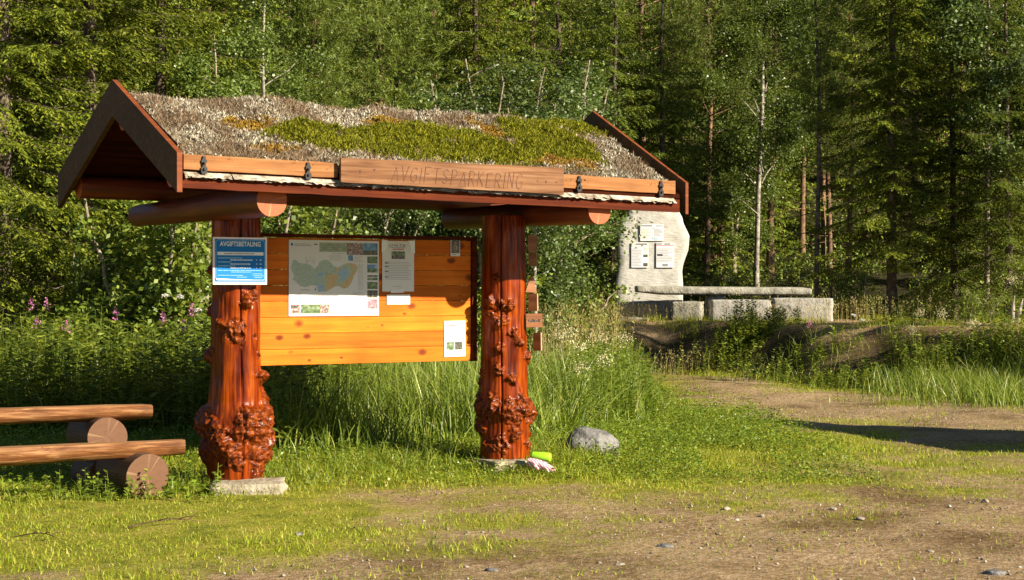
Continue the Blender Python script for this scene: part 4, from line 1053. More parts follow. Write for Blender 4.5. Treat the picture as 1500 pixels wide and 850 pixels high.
# log benches
def bench(label, p0, p1, r0, r1, supports, rs, seed, top, nm='log_bench', cat='bench'):
    b = thing(nm, (p1[0], p1[1], gz1(p1[0], p1[1])), label, cat)
    iv = Matrix.Translation(-Vector(b.location))
    T = lambda p: tuple(iv @ Vector(p))
    log('seat' if cat == 'bench' else 'tabletop', T(p0), T(p1), r0, r1, b, [M['bench_wood'], M['bench_top'], M['bench_top']], wob=.17, seed=seed, flat=top, n=36, k=60)
    for (a, c) in supports:
        log('support_log', T(a), T(c), rs, rs, b, [M['bark_wood'], M['end_brown'], M['bench_top']], wob=.05, seed=seed+3)
    return b
d = Vector((1.33, .55, 0)).normalized(); f = Vector((TH and math.sin(TH), -math.cos(TH), 0))
p1 = Vector(((269-CX)/F*13.42, 13.42, .375)); p0 = p1-d*3.0; p0.z = .345
sup = []
for t in (.36, 2.35):
    c = p1-d*t; c.z = .165; sup.append((c-f*.50, c+f*.22))
bench('front bench of a hewn log resting on two round log supports', p0, p1, .118, .078, sup, .17, 31, .045)
d2 = Vector((1.33, .50, 0)).normalized()
p1 = Vector(((222-CX)/F*14.05, 14.05, .61)); p0 = p1-d2*3.0; p0.z = .60
sup = []
for t in (.40, 2.4):
    c = p1-d2*t; c.z = .40; sup.append((c-f*.42, c+f*.14)); sup.append((c-f*.40+Vector((.03, 0, -.325)), c+f*.05+Vector((.03, 0, -.325))))
bench('log table behind the front bench, its hewn top on stacked round logs', p0, p1, .108, .078, sup, .166, 37, .045, 'log_table', 'table')

# tin and glove by the right post
x = (792-CX)/F*14.75; y = 14.75; g0 = gz1(x, y)
can = thing('drinks_can', (x, y, g0), 'lime green can with white patch lying by the right post', 'can')
prof = [(0, .001), (0, .030), (.006, .036), (.014, .040), (.16, .040), (.168, .036), (.172, .030), (.172, .001)]
nn = 28; V = [(a, r*math.cos(2*PI*j/nn), r*math.sin(2*PI*j/nn)) for a, r in prof for j in range(nn)]
mb = MB(); mb.add(V, [(i*nn+j, i*nn+(j+1) % nn, (i+1)*nn+(j+1) % nn, (i+1)*nn+j) for i in range(len(prof)-1) for j in range(nn)])
o = mb.build('can_body', simple('lime_paint', (.35, .72, .03), .3, .5, 0), can, True); o.location = (-.08, 0, .135); o.rotation_euler = (0, .06, -.25)
mb = MB(); mb.add([(a, .0408*math.cos(t), .0408*math.sin(t)) for a in (.085, .150) for t in np.linspace(-2.6, -.9, 12)], [(j, j+1, 12+j+1, 12+j) for j in range(11)])
mb.build('label_patch', simple('can_label', (.62, .72, .60), .4), o)
mb = MB(); mb.add([(-.001, .031*math.cos(t), .031*math.sin(t)) for t in np.linspace(0, 2*PI, 20)[:-1]], [list(range(19))]); mb.build('can_end', simple('can_end', (.18, .42, .02), .4), o)
# striped work glove: palm, five fingers and cuff as one skin
def glove():
    cp = [(Vector((-.06, 0, .05)), .045), (Vector((-.02, 0, .055)), .05), (Vector((.03, -.01, .045)), .046)]
    rows = []
    m, nt, out = newmat('striped_knit'); tc = N(nt, 'ShaderNodeTexCoord'); w = N(nt, 'ShaderNodeTexWave'); w.inputs['Scale'].default_value = 22; w.inputs['Distortion'].default_value = 2.5; w.inputs['Detail'].default_value = 2
    w.bands_direction = 'DIAGONAL'; L(nt, tc, 'Object', w, 'Vector'); r = ramp(nt, [(.4, (.72, .64, .62)), (.6, (.62, .18, .26))]); L(nt, w, 'Fac', r, 'Fac')
    p = N(nt, 'ShaderNodeBsdfPrincipled'); p.inputs['Roughness'].default_value = .9; L(nt, r, 'Color', p, 'Base Color'); L(nt, p, 'BSDF', out, 'Surface')
    me = bpy.data.meshes.new('work_glove'); V = []; E = []; Rr = []
    def chain(pts, rad, start=None):
        prev = start
        for p_, r_ in zip(pts, rad):
            V.append(p_); Rr.append(r_); i = len(V)-1
            if prev is not None: E.append((prev, i))
            prev = i
        return prev
    chain([(-.085, 0, .045), (-.045, 0, .045), (0, 0, .042), (.035, -.005, .038)], [.042, .045, .048, .044])
    for k in range(4):
        a = -.45+.28*k; l = (.05, .06, .06, .045)[k]
        chain([(.045+.02*math.cos(a), .045*math.sin(a)*1.3-.005, .035), (.045+l*.8*math.cos(a), .075*math.sin(a)*1.2, .030), (.045+l*1.5*math.cos(a), .1*math.sin(a)*1.2, .014)], [.014, .012, .010], 3)
    chain([(0, -.05, .035), (.035, -.07, .024)], [.014, .012], 2)
    me.from_pydata(V, E, []); me.materials.append(m)
    o = obj('work_glove', me)
    sk = o.modifiers.new('skin', 'SKIN'); 
    for i, sv in enumerate(me.skin_vertices[0].data):
        sv.radius = (Rr[i], Rr[i]*(.62 if i < 4 else 1)); sv.use_root = (i == 1)
    ss = o.modifiers.new('sub', 'SUBSURF'); ss.levels = 2; ss.render_levels = 2
    return o
gl = glove(); x = (789-CX)/F*14.62; gl.location = (x, 14.62, gz1(x, 14.62)+.035); gl.rotation_euler = (.15, .12, -.5); gl.scale = (1.15, 1.15, 1.25)
tag(gl, 'pink and white striped glove lying below the green can', 'glove')

# dead twig and litter on the lawn
def twig(px, py, l, a, lab):
    D = CH*F/(py-HY); x = (px-CX)/F*D; ch = []; r = np.random.default_rng(int(px))
    t = np.linspace(0, 1, 9); P_ = np.stack([x+l*t*math.cos(a), D+l*t*math.sin(a), 0*t], 1); P_[:, :2] += np.cumsum(r.normal(size=(9, 2))*.008, 0); P_[:, 2] = gz(P_[:, 0], P_[:, 1])+.02+.03*np.sin(t*PI)
    ch.append((*tube(P_, np.linspace(.005, .002, 9), 6), 0))
    for k in (3, 5, 6):
        b = P_[k]; e = b+np.array([math.cos(a+.8*(-1)**k), math.sin(a+.8*(-1)**k), .15])*l*.25
        ch.append((*tube(np.array([b, (b+e)/2+[0, 0, .01], e]), [.004, .003, .002], 5), 0))
    return tag(obj('dead_twig', mesh_np('dead_twig', ch, M['bark_wood'], True)), lab, 'twig', 'dead twigs on the lawn')
twig(185, 781, .55, .5, 'brown dead twig on the lawn left of the plinth stone')
twig(20, 795, .35, -.2, 'short dead twig in the grass at the left edge')

# ================================================================== stone monument and stone seats on the rise
def pxz(px, py, D): return (px-CX)/F*D, CH-(py-HY)*D/F
MD = 36.8
out = [(921, 296), (934, 294), (947, 293), (960, 291.5), (968, 296), (974, 301), (984, 305), (995, 309), (1000, 318), (1002, 327), (1007, 337), (1010.5, 346), (1010, 357), (1009, 367), (1005, 377), (1002, 386), (1000, 398), (1001, 415), (1001, 443), (1002, 472), (904, 472), (903, 440), (902, 416), (905, 400), (907, 384), (905, 362), (906, 340), (908, 328), (914, 319), (919, 312), (922, 305)]
o2 = [pxz(a, b, MD) for a, b in out]
cxm = sum(p[0] for p in o2)/len(o2)
# subdivide outline
ol = []
for (a, b) in zip(o2, o2[1:]+o2[:1]):
    for k in range(5):
        t = k/5; ol.append((a[0]+(b[0]-a[0])*t, a[1]+(b[1]-a[1])*t))
n = len(ol); cz_ = 2.2
V = []; rings = [(1.0, .18, .0), (.985, .03, .012), (.96, 0, .02), (.8, 0, .02), (.6, 0, .02), (.4, 0, .02), (.2, 0, .02)]
def nz(x, z, s): return mnoise.noise(Vector((x*1.7, z*1.7, s)))*.010+mnoise.noise(Vector((x*6, z*6, s)))*.006
Vm = []; Fm = []
def ring(sc, yy, s):
    o = len(Vm)
    for (x, z) in ol:
        e = 1+.010*mnoise.noise(Vector((x*7, z*7, yy*9)))
        xx = cxm+(x-cxm)*sc*e; zz = cz_+(z-cz_)*sc*e
        Vm.append((xx-cxm, yy+nz(xx, zz, s), zz))
    return o
ids = [ring(.2, 0, 1), ring(.4, 0, 1), ring(.6, 0, 1), ring(.8, 0, 1), ring(.955, 0, 1), ring(.99, .035, 1), ring(1.0, .16, 2), ring(.985, .30, 3), ring(.5, .33, 3)]
for a, b in zip(ids[:-1], ids[1:]):
    for j in range(n): Fm.append((a+j, a+(j+1) % n, b+(j+1) % n, b+j))
Vm.append((0, nz(cxm, cz_, 1), cz_)); cv_ = len(Vm)-1
for j in range(n): Fm.append((ids[0]+(j+1) % n, ids[0]+j, cv_))
Fm.append(tuple(range(ids[-1]+n-1, ids[-1]-1, -1)))
mb = MB(); mb.add(Vm, Fm)
o = mb.build('stone_slab', M['pale_stone'], None, True); o.location = (cxm, MD, 0)
import bmesh
bm = bmesh.new(); bm.from_mesh(o.data); bmesh.ops.recalc_face_normals(bm, faces=bm.faces[:]); bm.to_mesh(o.data); bm.free()
tag(o, 'tall pale upright stone slab with three notices on its face', 'monument')
def nsheet(px0, py0, px1, py1, label, title, spec):
    D = MD-.03; (x0, z1), (x1, z0) = pxz(px0, py0, D), pxz(px1, py1, D); w = x1-x0; h = z1-z0
    f_ = Flat(.002); f_.slab(0, -h, w, 0, .012, 0)
    for (a, b, c, d_, m) in spec: f_.rect(a*w, -d_*h, c*w, -b*h, 2, m)
    for (a, b, c, d_, nl, m) in title: f_.lines(a*w, c*w, -d_*h, -b*h, nl, 2, m, rr, .55)
    o = f_.mb.build('info_plate', [K['paper'], K['ink'], K['lightink'], K['pg'], K['black'], K['redink'], K['pd'], simple('plate_tint', (.66, .62, .5), .5), simple('plate_blue', (.45, .58, .66), .5)])
    o.location = (x0, D, z1); return tag(o, label, 'notice', 'notices on the stone slab')
nsheet(938, 328.5, 972, 353, 'wide notice sheet at the top of the stone slab', [(.03, .05, .58, .15, 1, 4), (.68, .06, .97, .15, 1, 1), (.05, .25, .48, .9, 7, 7), (.6, .25, .96, .7, 6, 2)], [(.6, .74, .78, .95, 8), (.5, .82, .56, .87, 1)])
nsheet(925, 355.5, 950, 392, 'lower left notice sheet with greenish heading on the stone slab', [(.25, .02, .97, .10, 1, 4), (.05, .22, .6, .95, 12, 2), (.7, .2, .95, .4, 4, 7)], [(.02, .02, .22, .10, 7), (.7, .48, .95, .58, 6), (.7, .82, .95, .95, 6), (.02, .12, .98, .15, 7)])
nsheet(961.5, 355.5, 987.5, 392, 'lower right notice sheet with red rule on the stone slab', [(.03, .02, .35, .09, 1, 4), (.45, .02, .95, .09, 1, 4), (.05, .22, .95, .8, 9, 2)], [(.02, .11, .98, .13, 5), (.05, .47, .35, .53, 4), (.35, .85, .65, .95, 1)])

def block(name, px0, px1, D, ztop, depth, mat, label, cat, seed, rz=0, zb=.88, boxy=.93, rough=.06, group=None, parent=None):
    w = (px1-px0)/F*D; x = ((px0+px1)/2-CX)/F*D; h = ztop-zb
    return rock(name, (x, D+depth/2, zb+h/2), (w/2, depth/2, h/2), mat, label, cat, group, seed=seed, rough=rough, boxy=boxy, rz=rz, parent=parent)
tb = thing('stone_table', ((1062-CX)/F*35.6, 36.1, .95), 'long grey stone table slab on rough blocks in front of the slab', 'table')
# table top: long slab with a tapering dark left end
t0, t1 = (934-CX)/F*35.6, (1190-CX)/F*35.6
mb = MB(); nx_, nr_ = 90, 28; hx = (t1-t0)/2; V = []
for i in range(nx_+1):
    t = i/nx_*2-1
    for j in range(nr_):
        a = 2*PI*j/nr_; c, s_ = math.cos(a), math.sin(a)
        y = math.copysign(abs(c)**.35, c); z = math.copysign(abs(s_)**.45, s_)
        q = Vector((t*hx*1.6, y*.9, z)); d_ = mnoise.noise(q*1.4)*.02+mnoise.noise(q*4)*.022+mnoise.noise(q*10)*.01
        w = (.44-.12*max(0, -t-.3)**1.5)*(1+d_*1.2); th = .092*(1-.55*max(0, -t-.72)/.28*(z < 0)-.25*max(0, t-.9)/.1)*(1+d_*.9)
        V.append((t*hx+d_*.5*(abs(t) > .97), y*w, z*th-.016*t+.005*mnoise.noise(Vector((t*2, 0, 4)))))
mb.add(V, [(i*nr_+j, i*nr_+(j+1) % nr_, (i+1)*nr_+(j+1) % nr_, (i+1)*nr_+j) for i in range(nx_) for j in range(nr_)])
for e in (0, nx_): mb.f.append([e*nr_+j for j in range(nr_)][::(1 if e else -1)]); mb.m.append(0)
o = mb.build('tabletop', M['table_stone'], tb, True); o.location = ((t0+t1)/2-tb.location.x, 0, 1.565-.95)
for px0, px1, s in ((1036, 1062, 3), (1130, 1150, 4)):
    w = (px1-px0)/F*36; b = rock('support_block', (((px0+px1)/2-CX)/F*36-tb.location.x, .05, .24), (w/2, .3, .285), M['white_stone'], None, None, seed=s, rough=.08, boxy=.9, parent=tb)
block('stone_bench', 1040, 1131, 35.0, 1.385, .42, M['white_stone'], 'pale long stone bench block left of the crack, below the table', 'bench', 11, zb=.85, group='stone seats')
block('stone_bench', 1132, 1221, 34.98, 1.42, .45, M['white_stone'], 'rightmost and longest pale stone bench block', 'bench', 12, zb=.85, group='stone seats')
block('stone_bench', 988, 1032, 34.9, 1.35, .5, M['table_stone'], 'squat grey stone seat block at the left table end', 'bench', 13, rz=-.25, zb=.85, boxy=.88, group='stone seats')
block('stone_bench', 908, 962, 36.2, 1.30, .45, M['table_stone'], 'low stone seat block at the foot of the upright slab', 'bench', 14, zb=.85, group='stone seats')

# broken stake at the right
x, y, z = pxg(1481, 33)
mb = MB()
stk = thing('broken_stake', (x, y, z), 'pale split wooden stakes leaning at the forest edge, far right', 'stake')
for dx_, l_, a_ in ((0, .55, .12), (.09, .5, .28)):
    P_ = np.array([[dx_, 0, -.1], [dx_+a_*l_*.5, 0, l_*.5], [dx_+a_*l_, 0, l_]]); obj('stick', mesh_np('stick', [(*tube(P_, [.05, .045, .012], 7), 0)], M['birch_bark'], True), stk)

# ================================================================== unseen shed outside the frame, added and shaped to shade the track
def make_shadow_shed():
    tip = Vector((2.5, 21.35)); h = 3.9; cot = 1/math.tan(ELEV)
    A = tip+Vector((SUN.x, SUN.y))*h*cot
    rd = Vector((.79, -.62)).normalized()
    c = thing('shadow_shed', (A.x, A.y, gz1(A.x, A.y)), 'unseen log shed with lean-to roof, added to cast the shadow on the track', 'shed', rz=math.atan2(rd.y, rd.x))
    k = .79; hw = 2.65; Ln = 4.4
    mb = MB(); P_ = [(0, .12, h), (Ln, .12, h), (Ln, -hw, h-k*hw), (0, -hw, h-k*hw)]; Q = [(a, b, z-.07) for a, b, z in P_]
    mb.poly(P_); mb.poly(Q[::-1])
    for i in range(4): mb.poly([P_[i], Q[i], Q[(i+1) % 4], P_[(i+1) % 4]])
    mb.build('roof', M['red_wood'], c)
    x0, x1, ya, yb = .4, Ln-.35, -.12, -hw+.3
    for y_, top in ((ya, h+k*ya-.12), (yb, h+k*yb-.12)):
        n = int(top/.2)
        for i in range(n): log('wall_log', (x0, y_, (i+.5)*top/n), (x1, y_, (i+.5)*top/n), top/n*.56, top/n*.56, c, [M['bark_wood'], M['end_brown']], seed=i, n=12, k=6)
    for xx in (x0+.1, x1-.1):
        mb = MB(); pr = [(ya, 0), (ya, h+k*ya-.09), (yb, h+k*yb-.09), (yb, 0)]
        a_ = [(xx-.05, y_, z_) for y_, z_ in pr]; b_ = [(xx+.05, y_, z_) for y_, z_ in pr]; mb.poly(a_); mb.poly(b_[::-1])
        for i in range(4): mb.poly([a_[i], b_[i], b_[(i+1) % 4], a_[(i+1) % 4]])
        mb.build('gable_wall', M['bark_wood'], c)
    mb = MB(); mb.box(x0+.0, x0+.03, -1.5, -.6, .05, 1.95); d_ = mb.build('door', M['red_wood'], c); mb = MB(); mb.box(x0-.04, x0-.002, -1.42, -1.38, .95, 1.1); mb.build('handle', M['iron'], d_)
make_shadow_shed()

# ================================================================== TREES
def trunk_pts(H, r0, bend, r, n=14, top=.012):
    t = np.linspace(0, 1, n); a = r.uniform(0, 2*PI)
    off = bend*np.sin(t*PI*r.uniform(.6, 1.4))*t
    P_ = np.stack([off*math.cos(a)+.02*r.normal(size=n)*t, off*math.sin(a)+.02*r.normal(size=n)*t, t*H-.25*(t == 0)], 1)
    R_ = r0*(1-t)**.85+top; R_[0] *= 1.25
    return P_, R_

def at(P_, z):
    return np.array([np.interp(z, P_[:, 2], P_[:, 0]), np.interp(z, P_[:, 2], P_[:, 1]), z])

def make_spruce(seed, H, Rm, z0, nl=(.085, .030), step=.165, droop=1., dead=0., den=1.):
    r = np.random.default_rng(seed); P_, R_ = trunk_pts(H, H*.0075+.02, .12, r)
    wood = [(*tube(P_, R_, 9), 0)]; LV = []; 
    z = z0
    while z < H-.25:
        fr = (z-z0)/(H-z0); hi = z > 8.5
        nbr = r.integers(4, 7) if not hi else r.integers(4, 6)
        Lb = Rm*((1-fr)**.75)*(1 if fr > .07 else .75+.25*fr/.07)+.12
        a0 = r.uniform(0, 2*PI)
        for b in range(nbr):
            L_ = Lb*r.uniform(.6, 1.12); a = a0+b*2*PI/nbr+r.uniform(-.35, .35)
            o = at(P_, z+r.uniform(-.1, .1)); dh = np.array([math.cos(a), math.sin(a), 0])
            up0 = .18*fr-.10*(1-fr)
            t = np.linspace(0, 1, 9); zz = L_*(up0*t-(.42*droop)*(1-.6*fr)*t**1.6+.20*t**3)
            sd = np.array([-dh[1], dh[0], 0]); cv = r.uniform(-.12, .12)
            BP = o+dh*(L_*t)[:, None]+sd*(cv*L_*t*t)[:, None]+np.array([0, 0, 1.])*zz[:, None]
            wood.append((*tube(BP, np.linspace(.004+.004*L_, .0015, 9), 4), 0))
            if fr < .12 and r.random() < dead: continue
            st = step*(1.5 if hi else 1.)*.42
            ts = np.arange(.10 if L_ > .8 else .04, 1.0, st/L_)
            if len(ts) < 2: ts = np.array([.3, .6, .9])
            C = np.stack([np.interp(ts, t, BP[:, k]) for k in range(3)], 1)
            for sg in (-1, 1):
                tl = np.clip(.46*L_*(1-ts)**.7*r.uniform(.6, 1.1, len(ts))+.12, .1, .6)
                tw = unit(dh*(.75+.2*ts)[:, None]+sd*sg*r.uniform(.6, 1., len(ts))[:, None]+np.array([0, 0, 1.])*(-.25-.5*r.random(len(ts))*droop)[:, None])
                m = max(2, int(tl.mean()/(nl[0]*.62)))
                u = (np.arange(m)+.3)/m
                c2 = C[:, None]+tw[:, None]*(tl[:, None]*u[None])[..., None]; c2 = c2.reshape(-1, 3)
                c2[:, 2] -= ((np.repeat(tl, m)*np.tile(u, len(ts)))**2)*.55*droop
                dd = np.repeat(tw, m, 0); dd = dd+[0, 0, -.25*droop]
                for s2 in (-1, 1):
                    k = len(c2); perp = unit(np.cross(dd, np.tile([0, 0, 1.], (k, 1))))
                    d_ = unit(dd*.8+perp*s2*r.uniform(.3, .75, k)[:, None]+r.normal(size=(k, 3))*.22)
                    s_ = unit(np.cross(d_, unit(np.tile([0, 0, 1.], (k, 1))+r.normal(size=(k, 3))*.45)))
                    LV.append(leaves(c2, d_, s_, r.uniform(.8, 1.25, k)*nl[0], r.uniform(.8, 1.2, k)*nl[1]))
        z += r.uniform(.27, .50)*(1 if not hi else 1.4)/den
    ch = []
    Vl = np.concatenate([v for v, f in LV]); Fl = np.arange(len(Vl)).reshape(-1, 4)
    return mesh_np('trunk', wood, M['spruce_bark'], True), [(Vl, Fl, 0)]

def make_pine(seed, H, z0, Rm, r0=.11, den=1., tuft_l=.085, deadlow=10):
    r = np.random.default_rng(seed); P_, R_ = trunk_pts(H, r0, .3, r); wood = [(*tube(P_, R_, 9), 0)]; LV = []
    z = z0
    while z < H-.2:
        fr = (z-z0)/(H-z0); n = r.integers(3, 6); a0 = r.uniform(0, 6.28)
        for b in range(n):
            L_ = Rm*(1-fr)**.6*min(1, .45+2.2*fr)*r.uniform(.55, 1.15)+.15; a = a0+b*6.28/n+r.uniform(-.4, .4)
            o = at(P_, z); dh = np.array([math.cos(a), math.sin(a), 0]); t = np.linspace(0, 1, 7)
            zz = L_*(.12*t+.28*t*t+.4*fr*t); BP = o+dh*(L_*t)[:, None]+np.array([0, 0, 1.])*zz[:, None]+np.cumsum(r.normal(size=(7, 3))*.025*L_, 0)*t[:, None]
            wood.append((*tube(BP, np.linspace(.006+.010*L_, .003, 7), 4), 0))
            nt_ = int((10+L_*24)*den); tt = r.uniform(.35, 1, nt_)**.7; C = np.stack([np.interp(tt, t, BP[:, k]) for k in range(3)], 1)
            C += r.normal(size=C.shape)*[.17*L_**.5, .17*L_**.5, .09]
            ax = unit(dh*.6+np.array([0, 0, .7])+r.normal(size=C.shape)*.45)
            m = 17; cc = np.repeat(C, m, 0); aa = np.repeat(ax, m, 0)
            d_ = unit(aa*.55+r.normal(size=cc.shape)*.62); s_ = unit(np.cross(d_, rdir(len(cc), r)))
            LV.append(leaves(cc+aa*r.uniform(-.06, .10, len(cc))[:, None], d_, s_, r.uniform(.7, 1.2, len(cc))*tuft_l, r.uniform(.012, .020, len(cc))))
        z += r.uniform(.28, .5)/den**.5
    for k in range(deadlow):   # bare dead snags on the lower trunk
        zz = r.uniform(.8, z0); a = r.uniform(0, 6.28); o = at(P_, zz); L_ = r.uniform(.3, 1.1); dh = np.array([math.cos(a), math.sin(a), r.uniform(-.25, .1)])
        wood.append((*tube(np.array([o, o+dh*L_*.5+[0, 0, r.uniform(-.05, .05)], o+dh*L_]), [.012, .008, .003], 4), 0))
    Vl = np.concatenate([v for v, f in LV]); return mesh_np('trunk', wood, M['pine_bark'], True), [(Vl, np.arange(len(Vl)).reshape(-1, 4), 0)]

def make_broadleaf(seed, H, z0, Rm, r0=.07, leaf=(.055, .042), n_leaf=9000, bark='birch_bark', stems=1, asc=.8, clump=.16, hang=.2, spread=.25, skirt=1.):
    r = np.random.default_rng(seed); wood = []; tips = []; 
    for s in range(stems):
        P_, R_ = trunk_pts(H*(r.uniform(.75, 1) if stems > 1 else 1), r0, .35 if stems == 1 else .3, r)
        if stems > 1:
            a = r.uniform(0, 6.28); q = r.uniform(.1, 1)*spread; lean = np.array([math.cos(a), math.sin(a), 0])
            P_ = P_+lean*q*.5+lean*(P_[:, 2:3].clip(0)*q*1.0); 
        wood.append((*tube(P_, R_, 7), 0)); Hs = P_[-1, 2]; nb_ = int((Hs-z0)*(6 if stems == 1 else 4)); 
        for b in range(nb_):
            z = z0+(Hs-z0)*(b+r.uniform(0, 1))/nb_*.97; fr = (z-z0)/(Hs-z0)
            prof = (math.sin(min(1, fr*1.15+.14)*PI)**.6)*(1-.25*fr)
            L_ = Rm*max(.42, prof)*r.uniform(.55, 1.15)/(1 if stems == 1 else 1.3); a = r.uniform(0, 6.28)
            o = at(P_, z); dh = np.array([math.cos(a), math.sin(a), 0]); t = np.linspace(0, 1, 6)
            zz = L_*(asc*t-hang*t*t*1.6); BP = o+dh*(L_*t*(1-.15*asc))[:, None]+np.array([0, 0, 1.])*zz[:, None]+np.cumsum(r.normal(size=(6, 3))*.03*L_, 0)
            wood.append((*tube(BP, np.linspace(.006+.009*L_, .003, 6), 4), 0))
            for k in range(3):
                q = r.uniform(.35, .95); p = np.array([np.interp(q, t, BP[:, j]) for j in range(3)]); d_ = unit((dh+r.normal(size=3)*.7+[0, 0, .2])[None])[0]; l2 = L_*r.uniform(.2, .45)
                e = p+d_*l2; e[2] -= hang*l2*.6
                wood.append((*tube(np.array([p, (p+e)/2+[0, 0, .02], e]), [.006, .004, .002], 3), 0)); tips.append((p, e, l2))
            tips.append((BP[2], BP[-1], L_*.7)); tips.append((BP[3], BP[-1], L_*.5))
    w = np.array([max(.12, t[2]) for t in tips]); w /= w.sum(); idx = r.choice(len(tips), n_leaf, p=w)
    A = np.array([t[0] for t in tips])[idx]; B = np.array([t[1] for t in tips])[idx]
    u = r.uniform(.1, 1.08, n_leaf)[:, None]; C = A+(B-A)*u+r.normal(size=(n_leaf, 3))*clump*np.array([1, 1, .75])*r.uniform(.3, 1.1, (n_leaf, 1))
    d_ = unit(r.normal(size=(n_leaf, 3))*[1, 1, .6]+[0, 0, -hang-.15]); up = unit(r.normal(size=(n_leaf, 3))*.75+[0, 0, 1]); s_ = unit(np.cross(d_, up))
    V, Fq = leaves(C, d_, s_, r.uniform(.7, 1.25, n_leaf)*leaf[0], r.uniform(.7, 1.2, n_leaf)*leaf[1])
    return mesh_np('trunk', wood, M[bark], True), [(V, Fq, 0)]

proto = {}
def variant(key, maker, mat, **k):
    tr, ch = maker(**k); proto[key] = (tr, mesh_np('crown', ch, M[mat]), ch)
    return proto[key]
variant('spruceA', make_spruce, 'spruce', seed=1, H=15, Rm=2.3, z0=.25)
variant('spruceB', make_spruce, 'spruce_dark', seed=2, H=10.5, Rm=2.1, z0=.9, dead=.5)
variant('spruceC', make_spruce, 'spruce', seed=3, H=14, Rm=2.0, z0=.3, droop=.85)
variant('spruceD', make_spruce, 'spruce', seed=4, H=12.5, Rm=1.95, z0=1.7, dead=.4, den=1.45)
variant('pineA', make_pine, 'pine', seed=5, H=10.5, z0=3.0, Rm=1.7, r0=.075)
variant('pineB', make_pine, 'pine', seed=6, H=11.5, z0=4.2, Rm=1.9, r0=.095)
variant('youngpine', make_pine, 'pine', seed=7, H=8.2, z0=.8, Rm=1.75, r0=.06, den=1.5, tuft_l=.11, deadlow=2)
variant('thinpine', make_pine, 'pine', seed=8, H=8.8, z0=4.2, Rm=.6, r0=.05, den=1.2, deadlow=9)
variant('birchA', make_broadleaf, 'birch', seed=9, H=10.5, z0=2.0, Rm=2.1, r0=.062, n_leaf=70000, leaf=(.062, .05), asc=.8, clump=.3)
variant('birchB', make_broadleaf, 'birch', seed=10, H=8.5, z0=1.2, Rm=1.7, r0=.045, n_leaf=32000, leaf=(.056, .045), asc=.8, clump=.22)
variant('birchC', make_broadleaf, 'birch', seed=11, H=6.2, z0=.8, Rm=1.6, r0=.035, n_leaf=30000, leaf=(.056, .045), bark='grey_bark', asc=.7, clump=.2, stems=2, spread=.12)
variant('alder', make_broadleaf, 'alder', seed=12, H=3.4, z0=.25, Rm=1.2, r0=.03, n_leaf=13000, leaf=(.085, .066), bark='grey_bark', stems=6, spread=.32, asc=.5, clump=.2, hang=.3)
variant('willow', make_broadleaf, 'willow', seed=13, H=4.6, z0=.4, Rm=1.35, r0=.020, n_leaf=42000, leaf=(.058, .034), bark='grey_bark', stems=7, spread=.3, asc=.75, clump=.22, hang=.15)
variant('shrub', make_broadleaf, 'alder', seed=14, H=1.5, z0=.1, Rm=.7, r0=.012, n_leaf=2600, leaf=(.065, .045), bark='grey_bark', stems=6, spread=.35, asc=.7, clump=.13)
variant('sapling', make_broadleaf, 'birch', seed=15, H=4.2, z0=2.1, Rm=.8, r0=.028, n_leaf=1500, leaf=(.06, .045), asc=.7, clump=.14)
variant('aspen', make_broadleaf, 'willow', seed=16, H=9.5, z0=3.0, Rm=2.3, r0=.055, n_leaf=30000, leaf=(.08, .07), bark='grey_bark', asc=.8, clump=.25)

NAMES = {'spruceA': ('spruce_tree', 'spruce'), 'spruceB': ('spruce_tree', 'spruce'), 'spruceC': ('spruce_tree', 'spruce'), 'spruceD': ('spruce_tree', 'spruce'), 'pineA': ('pine_tree', 'pine'), 'pineB': ('pine_tree', 'pine'),
         'youngpine': ('pine_tree', 'pine'), 'thinpine': ('pine_tree', 'pine'), 'birchA': ('birch_tree', 'birch'), 'birchB': ('birch_tree', 'birch'), 'birchC': ('birch_tree', 'birch'), 'alder': ('alder_bush', 'bush'),
         'willow': ('willow_bush', 'bush'), 'shrub': ('leafy_shrub', 'shrub'), 'sapling': ('birch_sapling', 'sapling'), 'aspen': ('aspen_tree', 'aspen')}
def tree(kind, px, D, label, s=1., rz=None, sx=1., group=None, zoff=0):
    x, y, z = pxg(px, D); nm, cat = NAMES[kind]; tr, cr, _ = proto[kind]
    t = thing(nm, (x, y, z-.05+zoff), label, cat, group or 'trees and bushes at the forest edge', rz if rz is not None else random.uniform(0, 6.28))
    t.scale = (s*sx, s*sx, s)
    tk = obj('trunk', tr, t); obj('crown', cr, t)
    if kind == 'thinpine': tk.material_slots[0].link = 'OBJECT'; tk.material_slots[0].material = M['spruce_bark']
    return t

